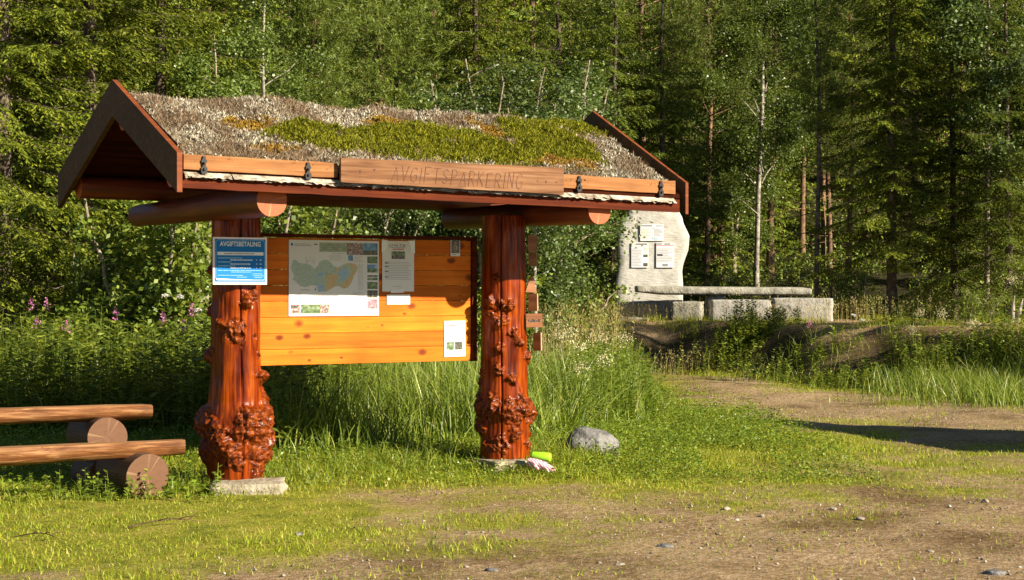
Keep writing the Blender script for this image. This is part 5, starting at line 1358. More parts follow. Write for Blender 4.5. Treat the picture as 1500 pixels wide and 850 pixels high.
T_ = [
 ('spruceA', 5, 23.5, 'big yellow green spruce filling the left edge of the photo', 1.0),
 ('spruceC', 130, 25.0, 'dense spruce with low branches just left of the shelter gable', 1.0),
 ('spruceA', 232, 28.5, 'spruce directly behind the left gable of the shelter', .95),
 ('spruceD', 80, 30.5, 'tall spruce with a bare pale trunk between dark gaps, upper left', 1.1),
 ('spruceB', 178, 33.5, 'dark spruce at the top left, right of the bare pale trunk', 1.0),
 ('spruceB', -40, 29.5, 'dark spruce at the very left edge behind the yellow green one', 1.0),
 ('birchC', 300, 27.0, 'bushy birch with pale bare shoots above the left end of roof', 1.0),
 ('birchB', 385, 29.5, 'light green birch crown above the left half of the roof', .95),
 ('alder', 235, 21.5, 'large leaved alder bush close behind the left post', 1.0),
 ('alder', 415, 23.5, 'alder bush seen through the gap above left board corner', 1.0),
 ('alder', 150, 22.3, 'low alder bush between the left spruces and the pink flowers', .7),
 ('youngpine', 455, 33.0, 'dark bluish young pine above the middle left of roof', .93),
 ('youngpine', 548, 35.5, 'yellow green young pine above the middle of the roof', 1.12),
 ('willow', 632, 29.0, 'grey green willow bush behind the roof ridge centre', 1.0),
 ('willow', 720, 28.0, 'willow bush left of the rounded one behind the roof', 1.15),
 ('willow', 765, 28.5, 'rounded blue green willow bush behind the right half of roof', 1.18),
 ('willow', 560, 27.5, 'shaded willow bush seen under the roof above the board', .9),
 ('spruceB', 668, 42.0, 'dark drooping spruce top behind the willows at top centre', 1.05),
 ('spruceB', 822, 39.0, 'dark spruce at top, right of centre, beside a pale birch', 1.0),
 ('birchB', 885, 40.5, 'slender birch with glittering leaves above right end of roof', 1.05),
 ('pineB', 943, 42.0, 'old pine with orange upper trunk right of the slender birch', 1.05),
 ('spruceB', 940, 43.0, 'dark spruce close behind the right bargeboard', .62),
 ('spruceB', 862, 42.5, 'low dark spruce in the shade behind the right post', .5),
 ('pineA', 1035, 42.5, 'pine with lit reddish trunk just right of the stone slab', .95),
 ('birchA', 1108, 43.0, 'large pale trunked birch behind the stone table', 1.0),
 ('birchC', 1075, 45.0, 'smaller birch leaning left behind the large pale one', 1.05),
 ('pineB', 1128, 46.5, 'pine with bright reddish trunk right behind the big birch', 1.0),
 ('thinpine', 1196, 37.5, 'thin dark narrow pine standing alone right of the big birch', 1.0),
 ('pineA', 1216, 48.0, 'slim sunlit pine behind the thin dark pine', .9),
 ('pineA', 1243, 46.0, 'slim pine with orange trunk and dead twigs near the spruce', .95),
 ('pineB', 1175, 52.0, 'distant slim pine between the birch and thin dark pine', .9),
 ('spruceD', 1306, 37.0, 'tall layered spruce with bare lower trunk right of table', .95),
 ('spruceB', 1398, 37.2, 'dark spruce between the layered spruce and right edge aspen', .82),
 ('aspen', 1446, 36.2, 'aspen with big glinting leaves at the top right', .92),
 ('spruceB', 1478, 35.6, 'dark low branched spruce at the right edge', .8),
 ('spruceA', 1575, 38.0, 'spruce cut by the right edge of the photo', .6),
 ('aspen', 1530, 37.0, 'aspen leaning in at the right edge behind the spruce', .9),
 ('pineA', 1005, 50.0, 'slender pine behind the right side of stone slab', .9),
 ('alder', 862, 40.0, 'shaded bush between the right post and the stone slab', .95),
 ('sapling', 786, 26.5, 'thin white stemmed birch sapling right of the right post', 1.0),
 ('sapling', 822, 28.5, 'crooked birch sapling under the right cross log', .95),
 ('sapling', 614, 30.5, 'pale birch sapling stem glimpsed above the notice board', 1.0),
 ('shrub', 700, 26.5, 'lit leafy shrub glimpsed left of the right post', 1.3),
 ('shrub', 840, 30.0, 'leafy shrub behind the seed grass, below the cross log', 1.2),
 ('spruceC', 1450, 44.0, 'sunlit spruce far behind the right edge aspen', .75),
 ('spruceC', 985, 46.0, 'spruce in the dark gap left of lit reddish pine', .8),
]
T_ += [('spruceB', 898, 39.2, 'dark spruce right behind the left edge of the stone slab', .85), ('spruceB', 972, 39.8, 'dark spruce rising directly behind the stone slab', .82), ('spruceD', 700, 36.0, 'dark spruce behind the willows at the middle of the roof', .85)]
T_.append(('spruceB', 1806, 28.4, 'dark spruce beyond the right edge of the photo, shading the bank', 1.0))
for kind, px, D, lab, s in T_: tree(kind, px, D, lab, s)
# low leafy shrubs along the forest foot, each its own
for k, (px, D, s, lab) in enumerate([(1040, 40.5, .8, 'low shrub right beside the stone slab'), (1075, 41.5, .7, 'low shrub between slab and big birch foot'), (1150, 41.0, .75, 'low shrub right of the big birch foot'), (1222, 40.5, .8, 'low shrub under the slim pines'),
      (1262, 39.0, .8, 'low shrub left of the layered spruce foot'), (1360, 36.5, .6, 'low shrub right of the layered spruce foot'), (1420, 34.5, .5, 'low shrub under the dark right spruce'), (1450, 33.6, .4, 'low shrub next to the broken stakes'), (885, 37.5, .9, 'low shrub left of the stone slab')]):
    tree('shrub', px, D, lab, s, group='low shrubs along the forest foot')

# far forest up the hillside: nobody could count it, one object
r3 = np.random.default_rng(21)
def lowtree(seed, H, R, kind):
    r = np.random.default_rng(seed); n = 5200
    if kind == 's':
        f = r.random(n)**1.3; nl_ = int(H*1.5); z = np.floor(f*nl_+r.random(n)*.35)/nl_*H*.97+.2; f = np.clip(z/H, 0, 1); a = np.floor(r.uniform(0, 7, n))/7*6.283+z*9+r.normal(size=n)*.22; q = r.random(n)**.6; rad = R*(1-f)**.8*q*(.75+.4*np.sin(z*37+np.floor(a*2)))
        C = np.stack([rad*np.cos(a), rad*np.sin(a), z-rad*.38-.1*r.random(n)], 1); d_ = unit(np.stack([np.cos(a), np.sin(a), -.5+0*a], 1)+r.normal(size=(n, 3))*.4); l, w = .26, .10
    else:
        c0 = r.normal(size=(40, 3))*[R*.5, R*.5, H*.2]+[0, 0, H*.62]; idx = r.integers(0, 40, n); C = c0[idx]+r.normal(size=(n, 3))*[.34, .34, .3]; d_ = rdir(n, r); l, w = .15, .11
    s_ = unit(np.cross(d_, unit(r.normal(size=(n, 3))*.5+[0, 0, 1.])))
    V, _ = leaves(C, d_, s_, r.uniform(.6, 1.3, n)*l, r.uniform(.7, 1.2, n)*w)
    Pt = np.array([[0, 0, -.3], [0, 0, H*.5], [0, 0, H*.95]]); tv, tf = tube(Pt, [.13, .08, .02], 5)
    return V, tv, tf
lows = [lowtree(40+i, *a) for i, a in enumerate([(14, 2.3, 's'), (12, 2., 's'), (16, 2.4, 's'), (13, 2.1, 'b'), (11, 1.9, 'b'), (15, 2.2, 's')])]
LVs, TVs, TFs = [], [], []; to = 0; cnt = 0
for D in (46.5, 51, 56, 61, 67, 73, 80, 87, 95, 104, 114):
    n = int(.72*D/(2.6 if D < 60 else 3.1))
    for k in range(n):
        px = -160+1820*(k+r3.uniform(-.3, 1.3))/n; DD = D+r3.uniform(-2, 2)
        x = (px-CX)/F*DD; z = gz1(x, DD); V, tv, tf = lows[r3.integers(0, 6)]; s = r3.uniform(.7, 1.15)*(.62 if D < 55 else 1.); a = r3.uniform(0, 6.28); Rm_ = np.array([[math.cos(a), -math.sin(a), 0], [math.sin(a), math.cos(a), 0], [0, 0, 1]])*s
        LVs.append(V@Rm_.T+[x, DD, z]); TVs.append(tv@Rm_.T+[x, DD, z]); TFs.append(tf+to); to += len(tv); cnt += 1
LV_ = np.concatenate(LVs)
o = obj('far_forest', mesh_np('far_forest', [(LV_, np.arange(len(LV_)).reshape(-1, 4), 0), (np.concatenate(TVs), np.concatenate(TFs), 1)], [M['far'], M['pine_bark']]))
tag(o, 'mixed forest covering the hillside behind the edge trees', 'forest', kind='stuff')

# ================================================================== GRASS AND FLOWERS (stuff), single flowering plants (things)
rg = np.random.default_rng(77)
def frustum_pts(n, y0, y1, pad=.06):
    # even density per square metre of ground between depths y0 and y1, within the view plus a margin
    y = np.sqrt(rg.uniform(y0*y0, y1*y1, n)); x = rg.uniform(-1, 1, n)*(750/F+pad)*y
    return x, y
def stuff(name, me, label, cat='grass'): return tag(obj(name, me), label, cat, kind='stuff')

def clear(x, y):
    """keep blades out of posts and stones"""
    k = np.ones(len(x), bool)
    for (u, v, rad) in ((0, 0, .24), (2.55, 0, .22)):
        p = W(u, v, 0); k &= np.hypot(x-p.x, y-p.y) > rad
    p = pxg(364, 13.55); k &= ~((np.abs(x-p[0]) < .28) & (np.abs(y-p[1]) < .22))
    p = pxg(865, 15.9); k &= np.hypot((x-p[0])/.27, (y-p[1])/.23) > 1
    return k
def VS(x, y):      # shelter coordinates of ground spots
    p = np.stack([x-X0, y-D0], 1); c, s = math.cos(TH), math.sin(TH)
    return p[:, 0]*c+p[:, 1]*s, -(-p[:, 0]*s+p[:, 1]*c)

# where the tall weeds begin (metres behind this line they are full grown)
def tall(x, y):
    front = np.where(x < -2.2, np.minimum(16.7, 15.0+(-2.2-x)*2.5), 14.95+.60*(x+2.2))
    front = np.where(x > .35, 16.48+(x-.35)*2.9, front)
    front = front+.25*(vnoise(x, y, 1.1, 31)-.5)
    lim = 22.5+np.clip((x-.5), 0, 3)*2.2
    t = np.clip((y-front)/.5, 0, 1)*np.clip((lim+3-y)/2., 0, 1)*np.clip((2.05+(y-23)*.02-x)/.45, 0, 1)
    return t
# 1) lawn
x, y = frustum_pts(330000, 8.6, 31)
g = grassiness(x, y); yl = vnoise(x, y, 2.2, 41)
keep = (rg.random(len(x)) < np.clip(g*1.1+.008+.10*(vnoise(x, y, 3.1, 44) > .68), 0, 1)**1.1) & clear(x, y) & (tall(x, y) < .6) & ~((y > 28.6) & (x > 2.4) & (x < 5.2))
x, y, g, yl = x[keep], y[keep], g[keep], yl[keep]
u_, v_ = VS(x, y)
edge = np.clip(1-np.abs(v_+.15)/1.1, 0, 1)*((u_ > -4.5) & (u_ < 4.2))     # longer, uncut around the shelter and benches
lush = np.clip((y-13.2)/2.5, 0, 1)*np.clip((1.9-x)/1., 0, 1)
h = (.018+.032*g*rg.random(len(x))+.04*vnoise(x, y, 1.4, 8)**2)*(1+1.6*lush)+edge*.07*rg.random(len(x))+.06*np.clip((15.2-y)/3, 0, 1)*0
B = np.stack([x, y, gz(x, y)-.004], 1)
stuff('lawn_grass', blade_mesh('lawn_grass', B, h, rg.uniform(.2, 1.0, len(x)), rg.uniform(.0035, .0075, len(x))*(1+y/40), 2, M['grass_short'], rg), 'short yellow green grass over the yard', 'grass')
# low leafy cover (clover, chickweed) in the lush band
x, y = frustum_pts(150000, 12.8, 26); k = (rg.random(len(x)) < np.clip(grassiness(x, y)*np.clip((y-13.6)/1.2, 0, 1), 0, 1)) & (vnoise(x, y, 1.2, 52) > .22) & clear(x, y) & (x < 3.2)
x, y = x[k], y[k]; n = len(x); hh = rg.uniform(.02, .16, n)*np.clip((y-13.2)/3, .3, 1); C = np.stack([x, y, gz(x, y)+hh], 1)
C = np.repeat(C, 3, 0)+rg.normal(size=(n*3, 3))*[.02, .02, .012]; d_ = rdir(len(C), rg); d_[:, 2] *= .4; d_ = unit(d_); s_ = unit(np.cross(d_, unit(rg.normal(size=(len(C), 3))*.4+[0, 0, 1.])))
V, Fq = leaves(C, d_, s_, rg.uniform(.018, .04, len(C)), rg.uniform(.012, .024, len(C)))
stuff('ground_cover', mesh_np('ground_cover', [(V, Fq, 0)], M['herb']), 'low leafy ground cover in front of the tall weeds', 'ground cover')

# 2) tall grass
x, y = frustum_pts(115000, 14.5, 27); t = tall(x, y); u_, v_ = VS(x, y)
left = x < -2.1+.5*(vnoise(x, y, .9, 3)-.5)
k = (rg.random(len(x)) < t*np.where(left, .14, .9)*np.clip(1.4-(y-16)/9, .3, 1)) & clear(x, y)
x, y, t = x[k], y[k], t[k]; n = len(x)
h = rg.uniform(.45, 1.08, n)*(.45+.55*t)*(.8+.4*vnoise(x, y, 1.3, 12)); B = np.stack([x, y, gz(x, y)-.02], 1)
stuff('tall_grass', blade_mesh('tall_grass', B, h, rg.uniform(.1, .8, n), rg.uniform(.010, .021, n), 5, M['grass_long'], rg), 'tall lush grass behind the notice board and right post', 'grass')
# fringe of half-high grass along posts, benches and the weed front
x, y = frustum_pts(90000, 12.8, 24); t = tall(x, y); u_, v_ = VS(x, y)
near = np.clip(1-np.abs(v_+.25)/.55, 0, 1)*((u_ > -.9) & (u_ < 3.4)) + .8*np.clip(1-np.abs(v_-.15)/.8, 0, 1)*((u_ < -.3) & (u_ > -4)) + np.clip(1-np.abs(t-.25)*4, 0, 1)
k = (rg.random(len(x)) < near*.55*grassiness(x, y)) & clear(x, y); x, y = x[k], y[k]; n = len(x)
B = np.stack([x, y, gz(x, y)-.01], 1)
stuff('fringe_grass', blade_mesh('fringe_grass', B, rg.uniform(.10, .34, n)*(.5+.8*vnoise(x, y, 2, 9)), rg.uniform(.2, .9, n), rg.uniform(.005, .010, n), 4, M['grass_long'], rg), 'knee high grass fringe round the posts and benches', 'grass')

# 3) stems with lance leaves: fireweed thicket on the left, herbs on the right
def stems(base, H, r, nl=26, leaf=(.10, .020), droop=.35, start=.15, stemw=.006, up=.25):
    n = len(base); lean = r.normal(size=(n, 2))*.06; LV = []
    tt = start+(1-start)*(np.arange(nl)[None]+r.random((n, nl)))/nl
    C = base[:, None]+np.concatenate([(lean[:, None]*(H[:, None]*tt)[..., None]), (H[:, None]*tt)[..., None]], -1)
    C = C.reshape(-1, 3); a = r.uniform(0, 6.28, len(C)); tf = tt.reshape(-1)
    d_ = unit(np.stack([np.cos(a), np.sin(a), up-.1+.5*tf+r.normal(size=len(C))*.2-droop], 1)); s_ = unit(np.cross(d_, np.tile([0, 0, 1.], (len(C), 1))+r.normal(size=(len(C), 3))*.3))
    l = leaf[0]*(1.15-.55*tf)*r.uniform(.7, 1.2, len(C))
    A = leaves(C, d_, s_, l, leaf[1]*r.uniform(.8, 1.2, len(C)), .4)
    top = base+np.concatenate([lean*H[:, None], H[:, None]], 1)
    ds = unit(top-base); ss = unit(np.cross(ds, rdir(n, r)*[1, 1, 0]))
    SV = np.stack([base-ss*stemw/2, base+ss*stemw/2, top+ss*stemw*.2, top-ss*stemw*.2], 1).reshape(-1, 3)
    return A, (SV, np.arange(n*4).reshape(-1, 4)), top
def plants(name, x, y, H, mat, label, cat, **k):
    B = np.stack([x, y, gz(x, y)], 1); A, S_, top = stems(B, H, rg, **k)
    return stuff(name, mesh_np(name, [(*A, 0), (*S_, 0)], M[mat]), label, cat), top
x, y = frustum_pts(30000, 14.8, 24); t = tall(x, y); k = (x < -1.7+.7*(vnoise(x, y, .9, 3)-.5)) & (rg.random(len(x)) < t*.30*np.clip(1.5-(y-16)/6, .25, 1)); x, y, t = x[k], y[k], t[k]
H = rg.uniform(.75, 1.25, len(x))*(.55+.45*t)*(.85+.3*vnoise(x, y, 1.1, 14)); o, top = plants('fireweed_thicket', x, y, H, 'fireweed', 'tall leafy fireweed thicket behind the log benches', 'weeds', nl=26, leaf=(.15, .034))
x, y = frustum_pts(30000, 16., 25); t = tall(x, y); k = (x > .75) & (rg.random(len(x)) < t*.42*np.clip((x-.55)*2, 0, 1)); x, y, t = x[k], y[k], t[k]
H = rg.uniform(.35, 1.0, len(x))*(.5+.5*t); o, top = plants('meadow_herbs', x, y, H, 'herb', 'bushy green herbs right of the right post', 'weeds', nl=22, leaf=(.085, .034), droop=.25)
# on the left a few herbs low in front of the benches
x, y = frustum_pts(5000, 12.8, 15); u_, v_ = VS(x, y); k = (u_ < -.25) & (rg.random(len(x)) < .55*np.clip(1-np.abs(v_-.3)/.6, 0, 1)); x, y = x[k], y[k]
o, top = plants('low_herbs', x, y, rg.uniform(.06, .24, len(x)), 'herb', 'low broad leaved herbs round the front bench', 'weeds', nl=9, leaf=(.06, .032), droop=.2)
x, y = frustum_pts(6000, 15., 18); k = (x > .45) & (x < 1.9) & (rg.random(len(x)) < .14); x, y = x[k], y[k]

# 4) bank on the right: long grass, herbs, dry seed grass
def bankpos(n, pxr, Dr):
    D = rg.uniform(*Dr, n); px = rg.uniform(*pxr, n); return (px-CX)/F*D, D
def clumpy(cx, cy, n, sd): return cx+rg.normal(size=n)*sd[0], cy+rg.normal(size=n)*sd[1]
xs, ys = [], []
for px, D, n, sd in ((1420, 25.8, 2200, (.7, .7)), (1500, 26.0, 1500, (.7, .7)), (1340, 27.0, 700, (.5, .4)), (1250, 27.8, 140, (.6, .25)), (1470, 23.8, 900, (.8, .5)), (1160, 30.3, 130, (.5, .2)), (1180, 29.6, 160, (.9, .2)), (1085, 32.0, 450, (.35, .25)), (1560, 25, 900, (.8, .8))):
    a, b = clumpy((px-CX)/F*D, D, n, sd); xs.append(a); ys.append(b)
x, y = np.concatenate(xs), np.concatenate(ys); n = len(x)
stuff('bank_grass', blade_mesh('bank_grass', np.stack([x, y, gz(x, y)-.02], 1), np.where(x < 6, rg.uniform(.15, .5, n), rg.uniform(.2, .6, n))*(.6+.7*vnoise(x, y, 1.2, 17)), rg.uniform(.15, .8, n), rg.uniform(.008, .016, n), 5, M['grass_long'], rg), 'long grass clumps on the bank right of the track', 'grass')
xs, ys = [], []
for px, D, n, sd in ((1082, 32.0, 200, (.36, .3)), (1115, 32.2, 40, (.3, .3)), (1330, 27.4, 110, (.5, .25)), (1225, 28.4, 50, (.8, .2)), (1290, 28.4, 40, (.5, .2)), (1400, 27.4, 110, (.6, .4)), (1480, 27, 90, (.6, .4)), (1160, 29.9, 60, (.9, .25)), (1350, 31.5, 40, (.4, .3))):
    a, b = clumpy((px-CX)/F*D, D, n, sd); xs.append(a); ys.append(b)
x, y = np.concatenate(xs), np.concatenate(ys)
o, top = plants('bank_herbs', x, y, np.where((x > 4.6) & (x < 6.3), rg.uniform(.15, .4, len(x)), rg.uniform(.25, .75, len(x))), 'fireweed', 'leafy herbs on the bank below the stone table', 'weeds', nl=24, leaf=(.10, .032), droop=.25)
xs, ys = [], []
for px, D, n, sd in ((845, 29.0, 420, (.55, 1.3)), (810, 27.5, 260, (.3, 1.0)), (890, 33, 200, (.25, .8)), (950, 34.4, 50, (.5, .3)), (1265, 36.5, 60, (.3, .5)), (1210, 34.4, 90, (1.0, .3)), (1320, 35, 60, (.6, .5)), (1130, 33.8, 90, (.9, .4)), (900, 34.8, 120, (.3, .3)), (985, 31.7, 90, (.5, .2))):
    a, b = clumpy((px-CX)/F*D, D, n, sd); xs.append(a); ys.append(b)
x, y = np.concatenate(xs), np.concatenate(ys); n = len(x); H = np.where((x < 2.) & (y < 34), rg.uniform(.6, 1.45, n), rg.uniform(.15, .5, n)); B = np.stack([x, y, gz(x, y)-.02], 1)
me = blade_mesh('seed_stems', B, H, rg.uniform(.02, .15, n), rg.uniform(.006, .009, n), 4, M['grass_dry'], rg)
# seed heads
a = rg.uniform(0, 6.28, n); Tp = B+np.stack([0*H, 0*H, H*.93], 1); ch = np.repeat(Tp, 7, 0)+rg.normal(size=(n*7, 3))*[.012, .012, .05]; d_ = unit(rg.normal(size=ch.shape)*.35+[0, 0, 1.]); s_ = unit(np.cross(d_, rdir(len(ch), rg)))
V, Fq = leaves(ch, d_, s_, rg.uniform(.03, .06, len(ch)), .010); m2 = mesh_np('heads', [(V, Fq, 0)], M['grass_dry'])
stuff('seed_grass', join_meshes('seed_grass', [me, m2], [M['grass_dry'], M['grass_dry']], [0, 1]), 'dry seeding grass between the right post and the stone slab', 'grass')
# short growth over the rise and the verge of the track
x = rg.uniform(.3, 12.5, 90000); y = rg.uniform(24, 37.5, 90000); foot = np.where(x < 3, 32.2, 32.2-(x-3)*1.45)
k = (x < .33*y) & (y > foot-.7+.9*vnoise(x, y, .8, 61)) & (vnoise(x, y, 1.5, 62)+.35*vnoise(x, y, 5, 63) > np.where(y > foot+.45, .92, .5)); x, y = x[k], y[k]; n = len(x)
stuff('verge_grass', blade_mesh('verge_grass', np.stack([x, y, gz(x, y)-.01], 1), rg.uniform(.04, .22, n), rg.uniform(.2, .9, n), rg.uniform(.008, .014, n), 2, M['grass_short'], rg), 'thin grass on the rise and the far verge of the track', 'grass')
# forest floor: low berry shrubs and ferny leaves
n = 80000; y = rg.uniform(37.5, 64, n); x = rg.uniform(-.33, .34, n)*y; k = (vnoise(x, y, .7, 71) > .36) & ~((x < 4.6) & (x > 2) & (y < 38.2)) & ~((x > 4) & (x < 7) & (y < 37.8)); x, y = x[k], y[k]; n = len(x)
C = np.stack([x, y, gz(x, y)+rg.random(n)**1.2*(.55+.02*(y-37))*vnoise(x, y, .9, 72)], 1); d_ = rdir(n, rg, .2); s_ = unit(np.cross(d_, unit(rg.normal(size=(n, 3))*.5+[0, 0, 1.]))); V, Fq = leaves(C, d_, s_, rg.uniform(.05, .12, n)*(y/42), rg.uniform(.035, .07, n)*(y/42))
stuff('undergrowth', mesh_np('undergrowth', [(V, Fq, 0)], M['alder']), 'low berry shrubs on the forest floor', 'undergrowth')
n = 60000; y = rg.uniform(22, 36, n); x = rg.uniform(-.33, .06, n)*y; k = (vnoise(x, y, .8, 75) > .3); x, y = x[k], y[k]; n = len(x)
C = np.stack([x, y, gz(x, y)+rg.random(n)*.8*vnoise(x, y, .8, 76)], 1); d_ = rdir(n, rg, .2); s_ = unit(np.cross(d_, unit(rg.normal(size=(n, 3))*.5+[0, 0, 1.]))); V, Fq = leaves(C, d_, s_, rg.uniform(.05, .10, n), rg.uniform(.03, .06, n))
stuff('forest_edge_herbs', mesh_np('forest_edge_herbs', [(V, Fq, 0)], M['alder']), 'shaded herbs under the willows behind the shelter', 'undergrowth')
# gravel and leaf litter on the yard
x, y = frustum_pts(60000, 8.6, 26); k = rg.random(len(x)) < np.clip(1.0-grassiness(x, y)*1.5, 0, 1)*(.3+.7*vnoise(x, y, 1.5, 81)); x, y = x[k], y[k]; n = len(x)
oct_v = np.array([[1, 0, 0], [0, 1, 0], [-1, 0, 0], [0, -1, 0], [0, 0, 1], [0, 0, -1]], float); oct_f = np.array([[0, 1, 4], [1, 2, 4], [2, 3, 4], [3, 0, 4], [1, 0, 5], [2, 1, 5], [3, 2, 5], [0, 3, 5]])
sz = .0028+.016*rg.random(n)**8; aa = rg.uniform(0, 6.28, n)
Q = oct_v[None]*(1+.35*rg.normal(size=(n, 6, 1)))*sz[:, None, None]*np.array([1, .8, .6]); Q = np.stack([Q[..., 0]*np.cos(aa)[:, None]-Q[..., 1]*np.sin(aa)[:, None], Q[..., 0]*np.sin(aa)[:, None]+Q[..., 1]*np.cos(aa)[:, None], Q[..., 2]], -1)
Q = Q+np.stack([x, y, gz(x, y)+sz*.2], 1)[:, None]; Fo = (oct_f[None]+np.arange(n)[:, None, None]*6).reshape(-1, 3)
stuff('gravel', mesh_np('gravel', [(Q.reshape(-1, 3), Fo, 0)], M['grit']), 'loose gravel scattered over the bare yard', 'gravel')
x, y = frustum_pts(9000, 8.6, 20); k = rg.random(len(x)) < .5*vnoise(x, y, 1.0, 85); x, y = x[k], y[k]; n = len(x)
a = rg.uniform(0, 6.28, n); d_ = np.stack([np.cos(a), np.sin(a), rg.uniform(0, .3, n)], 1); s_ = unit(np.cross(d_, np.tile([0, 0, 1.], (n, 1)))); V, Fq = leaves(np.stack([x, y, gz(x, y)+.008], 1), d_, s_, rg.uniform(.03, .11, n), rg.uniform(.002, .004, n))
stuff('straw_litter', mesh_np('straw_litter', [(V, Fq, 0)], M['grass_dry']), 'dry straw lying on lawn and gravel', 'litter')

# single flowering plants, each a thing
def flower(px, D, H, kind, label):
    x, y, z = pxg(px, D); r = np.random.default_rng(int(px*7+D)); b = np.zeros((1, 3))
    nm, cat, grp = {'fire': ('fireweed', 'fireweed', 'flowering fireweed'), 'meadow': ('meadowsweet', 'meadowsweet', 'flowering meadowsweet'), 'umbel': ('cow_parsley', 'white umbel', 'white flowering umbels'), 'butter': ('buttercup', 'buttercup', 'buttercups')}[kind]
    t = thing(nm, (x, y, z), label, cat, grp)
    A, S_, top = stems(b, np.array([H]), r, nl=34 if kind != 'butter' else 6, leaf=(.12, .022) if kind == 'fire' else (.08, .03) if kind != 'butter' else (.03, .012), start=.1)
    obj('stem_leaves', mesh_np('stem_leaves', [(*A, 0), (*S_, 0)], M['fireweed']), t); tp = top[0]
    if kind == 'fire': n = 36; f = r.random(n); C = tp+np.stack([r.normal(size=n)*.024*(1.2-f), r.normal(size=n)*.024*(1.2-f), -.03+.13*f-.04], 1); m, ls, ws = 'pink', .024, .018
    elif kind == 'meadow': n = 150; C = tp+r.normal(size=(n, 3))*[.055, .055, .04]+[0, 0, .02]; m, ls, ws = 'cream', .016, .013
    elif kind == 'umbel': n = 110; a = r.uniform(0, 6.28, n); q = np.sqrt(r.random(n))*.042; C = tp+np.stack([q*np.cos(a), q*np.sin(a), .02-q*q*12+r.normal(size=n)*.006], 1); m, ls, ws = 'white_petal', .014, .012
    else: n = 5; a = np.arange(5)*1.256; C = tp+np.stack([.004*np.cos(a), .004*np.sin(a), 0*a], 1); m, ls, ws = 'yellow_petal', .016, .016
    d_ = rdir(n, r, .4); s_ = unit(np.cross(d_, rdir(n, r))); V, Fq = leaves(C, d_, s_, ls*r.uniform(.8, 1.3, n), ws)
    obj('blossom', mesh_np('blossom', [(V, Fq, 0)], M[m]), t)
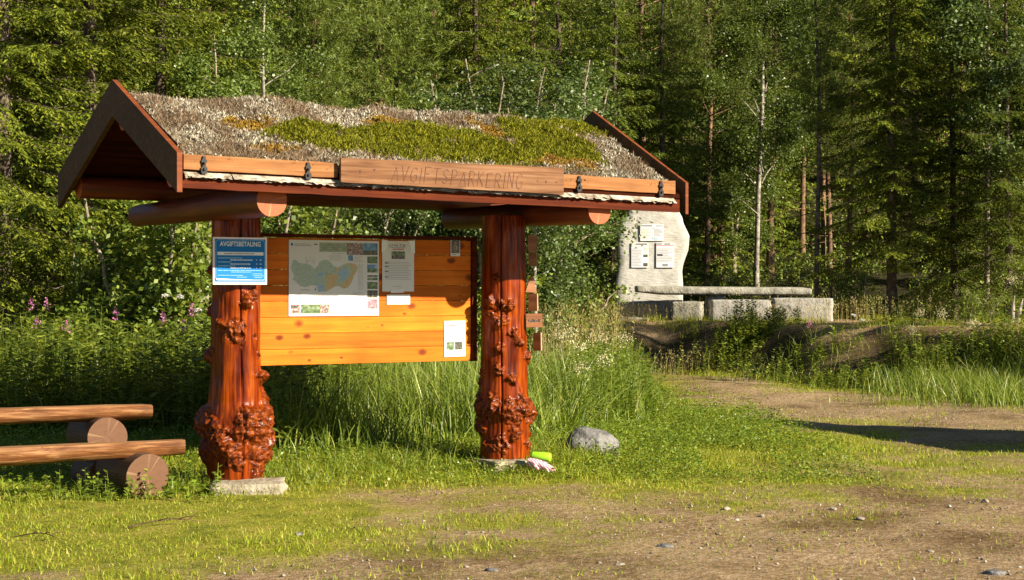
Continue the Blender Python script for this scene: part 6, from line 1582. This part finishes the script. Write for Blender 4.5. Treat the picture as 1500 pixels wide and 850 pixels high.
for a in [(20, 18.0, 1.34, 'fire', 'pink fireweed spike at the far left edge of the weeds'), (68, 18.2, 1.36, 'fire', 'bright pink fireweed second from the left edge'), (57, 17.8, 1.16, 'fire', 'low faded pink fireweed between two taller ones at left'), (93, 17.6, 1.12, 'fire', 'short pink fireweed below the bare weed stalks, left'),
          (241, 17.6, 1.22, 'fire', 'single small pink fireweed above the bench ends'), (258, 17.9, 1.30, 'fire', 'tall pinkish fireweed spike near the left post'), (274, 17.5, 1.15, 'fire', 'pink fireweed nearest to the left post'), (165, 18.3, 1.25, 'fire', 'withered fireweed spike above the middle of benches'),
          (1190, 29.8, .75, 'fire', 'pale pink fireweed on the bank below the stone bench'), (1233, 28.9, .7, 'fire', 'low pink fireweed on the bank among grass'),
          (845, 18.7, 1.05, 'meadow', 'tallest cream meadowsweet right of the right post'), (855, 18.3, .92, 'meadow', 'cream meadowsweet just below the tallest one'), (873, 18.2, .78, 'meadow', 'lower cream meadowsweet among the herbs'), (878, 19.2, 1.0, 'meadow', 'cream meadowsweet in the middle of the herb clump'), (815, 18.0, 1.02, 'meadow', 'cream meadowsweet closest to the right post'), (848, 17.4, .70, 'meadow', 'lowest cream meadowsweet on the left of the clump'), (903, 19.8, .98, 'meadow', 'cream meadowsweet at the right of the herb clump'),
          (1335, 27.6, .9, 'meadow', 'leftmost cream meadowsweet on the right bank'), (1352, 27.9, .95, 'meadow', 'cream meadowsweet second on the right bank'), (1388, 27.4, .98, 'meadow', 'cream meadowsweet right of the two close together on the bank'), (1425, 27.0, .85, 'meadow', 'cream meadowsweet in the tallest bank grass'), (1476, 27.3, .95, 'meadow', 'cream meadowsweet nearest the right edge of the photo'), (1078, 32.0, 1.05, 'meadow', 'cream meadowsweet standing before the stone bench blocks'),
          (264, 18.6, 1.42, 'umbel', 'white umbel flower beside the tall pinkish spike'), (284, 18.4, 1.28, 'umbel', 'white umbel flower closest to the left post'), (228, 18.9, 1.44, 'umbel', 'white umbel flower above the bench ends'), (1252, 29.2, .8, 'umbel', 'white umbel flower left on the right bank'), (1270, 28.6, .95, 'umbel', 'white umbel flower in the middle of the bank weeds'),
          (113, 13.3, .17, 'butter', 'yellow buttercup in front of the front bench'), (46, 13.4, .15, 'butter', 'yellow buttercup further left before the front bench')]:
    flower(*a)

# ================================================================== LIGHT, SKY, CAMERA
w = bpy.data.worlds.new('World'); SC.world = w; w.use_nodes = True; nt = w.node_tree; nt.nodes.clear()
sky = nt.nodes.new('ShaderNodeTexSky'); sky.sky_type = 'NISHITA'; sky.sun_disc = False; sky.sun_elevation = ELEV; sky.sun_rotation = math.radians(121); sky.altitude = 200; sky.air_density = .75; sky.dust_density = .3; sky.ozone_density = 1.5
bg = nt.nodes.new('ShaderNodeBackground'); bg.inputs['Strength'].default_value = .05
wo = nt.nodes.new('ShaderNodeOutputWorld'); nt.links.new(sky.outputs['Color'], bg.inputs['Color']); nt.links.new(bg.outputs['Background'], wo.inputs['Surface'])
sl = bpy.data.lights.new('sun', 'SUN'); sl.energy = 5.0; sl.angle = math.radians(.53); sl.color = (1, .88, .70)
so = bpy.data.objects.new('sun', sl); COL.objects.link(so)
dirv = Vector((SUN.x*math.cos(ELEV), SUN.y*math.cos(ELEV), math.sin(ELEV)))
so.rotation_euler = dirv.to_track_quat('Z', 'Y').to_euler(); so.location = (20, -10, 30)
cam = bpy.data.cameras.new('camera'); cam.sensor_width = 36; cam.lens = F/1500*36; cam.clip_end = 2000; cam.clip_start = .1
cam.shift_y = (HY-425)/1500*-1*-1
co = bpy.data.objects.new('camera', cam); COL.objects.link(co); co.location = (0, 0, CH); co.rotation_euler = (PI/2, 0, 0); SC.camera = co
SC.view_settings.view_transform = 'Standard'; SC.view_settings.look = 'None'; SC.view_settings.exposure = 1.2; SC.view_settings.gamma = 1
SC.view_settings.use_curve_mapping = False
SC.render.engine = 'CYCLES'; SC.cycles.max_bounces = 5; SC.cycles.diffuse_bounces = 1; SC.cycles.glossy_bounces = 2; SC.cycles.transmission_bounces = 3; SC.cycles.transparent_max_bounces = 4
SC.cycles.use_denoising = True
SC.cycles.caustics_reflective = False; SC.cycles.caustics_refractive = False
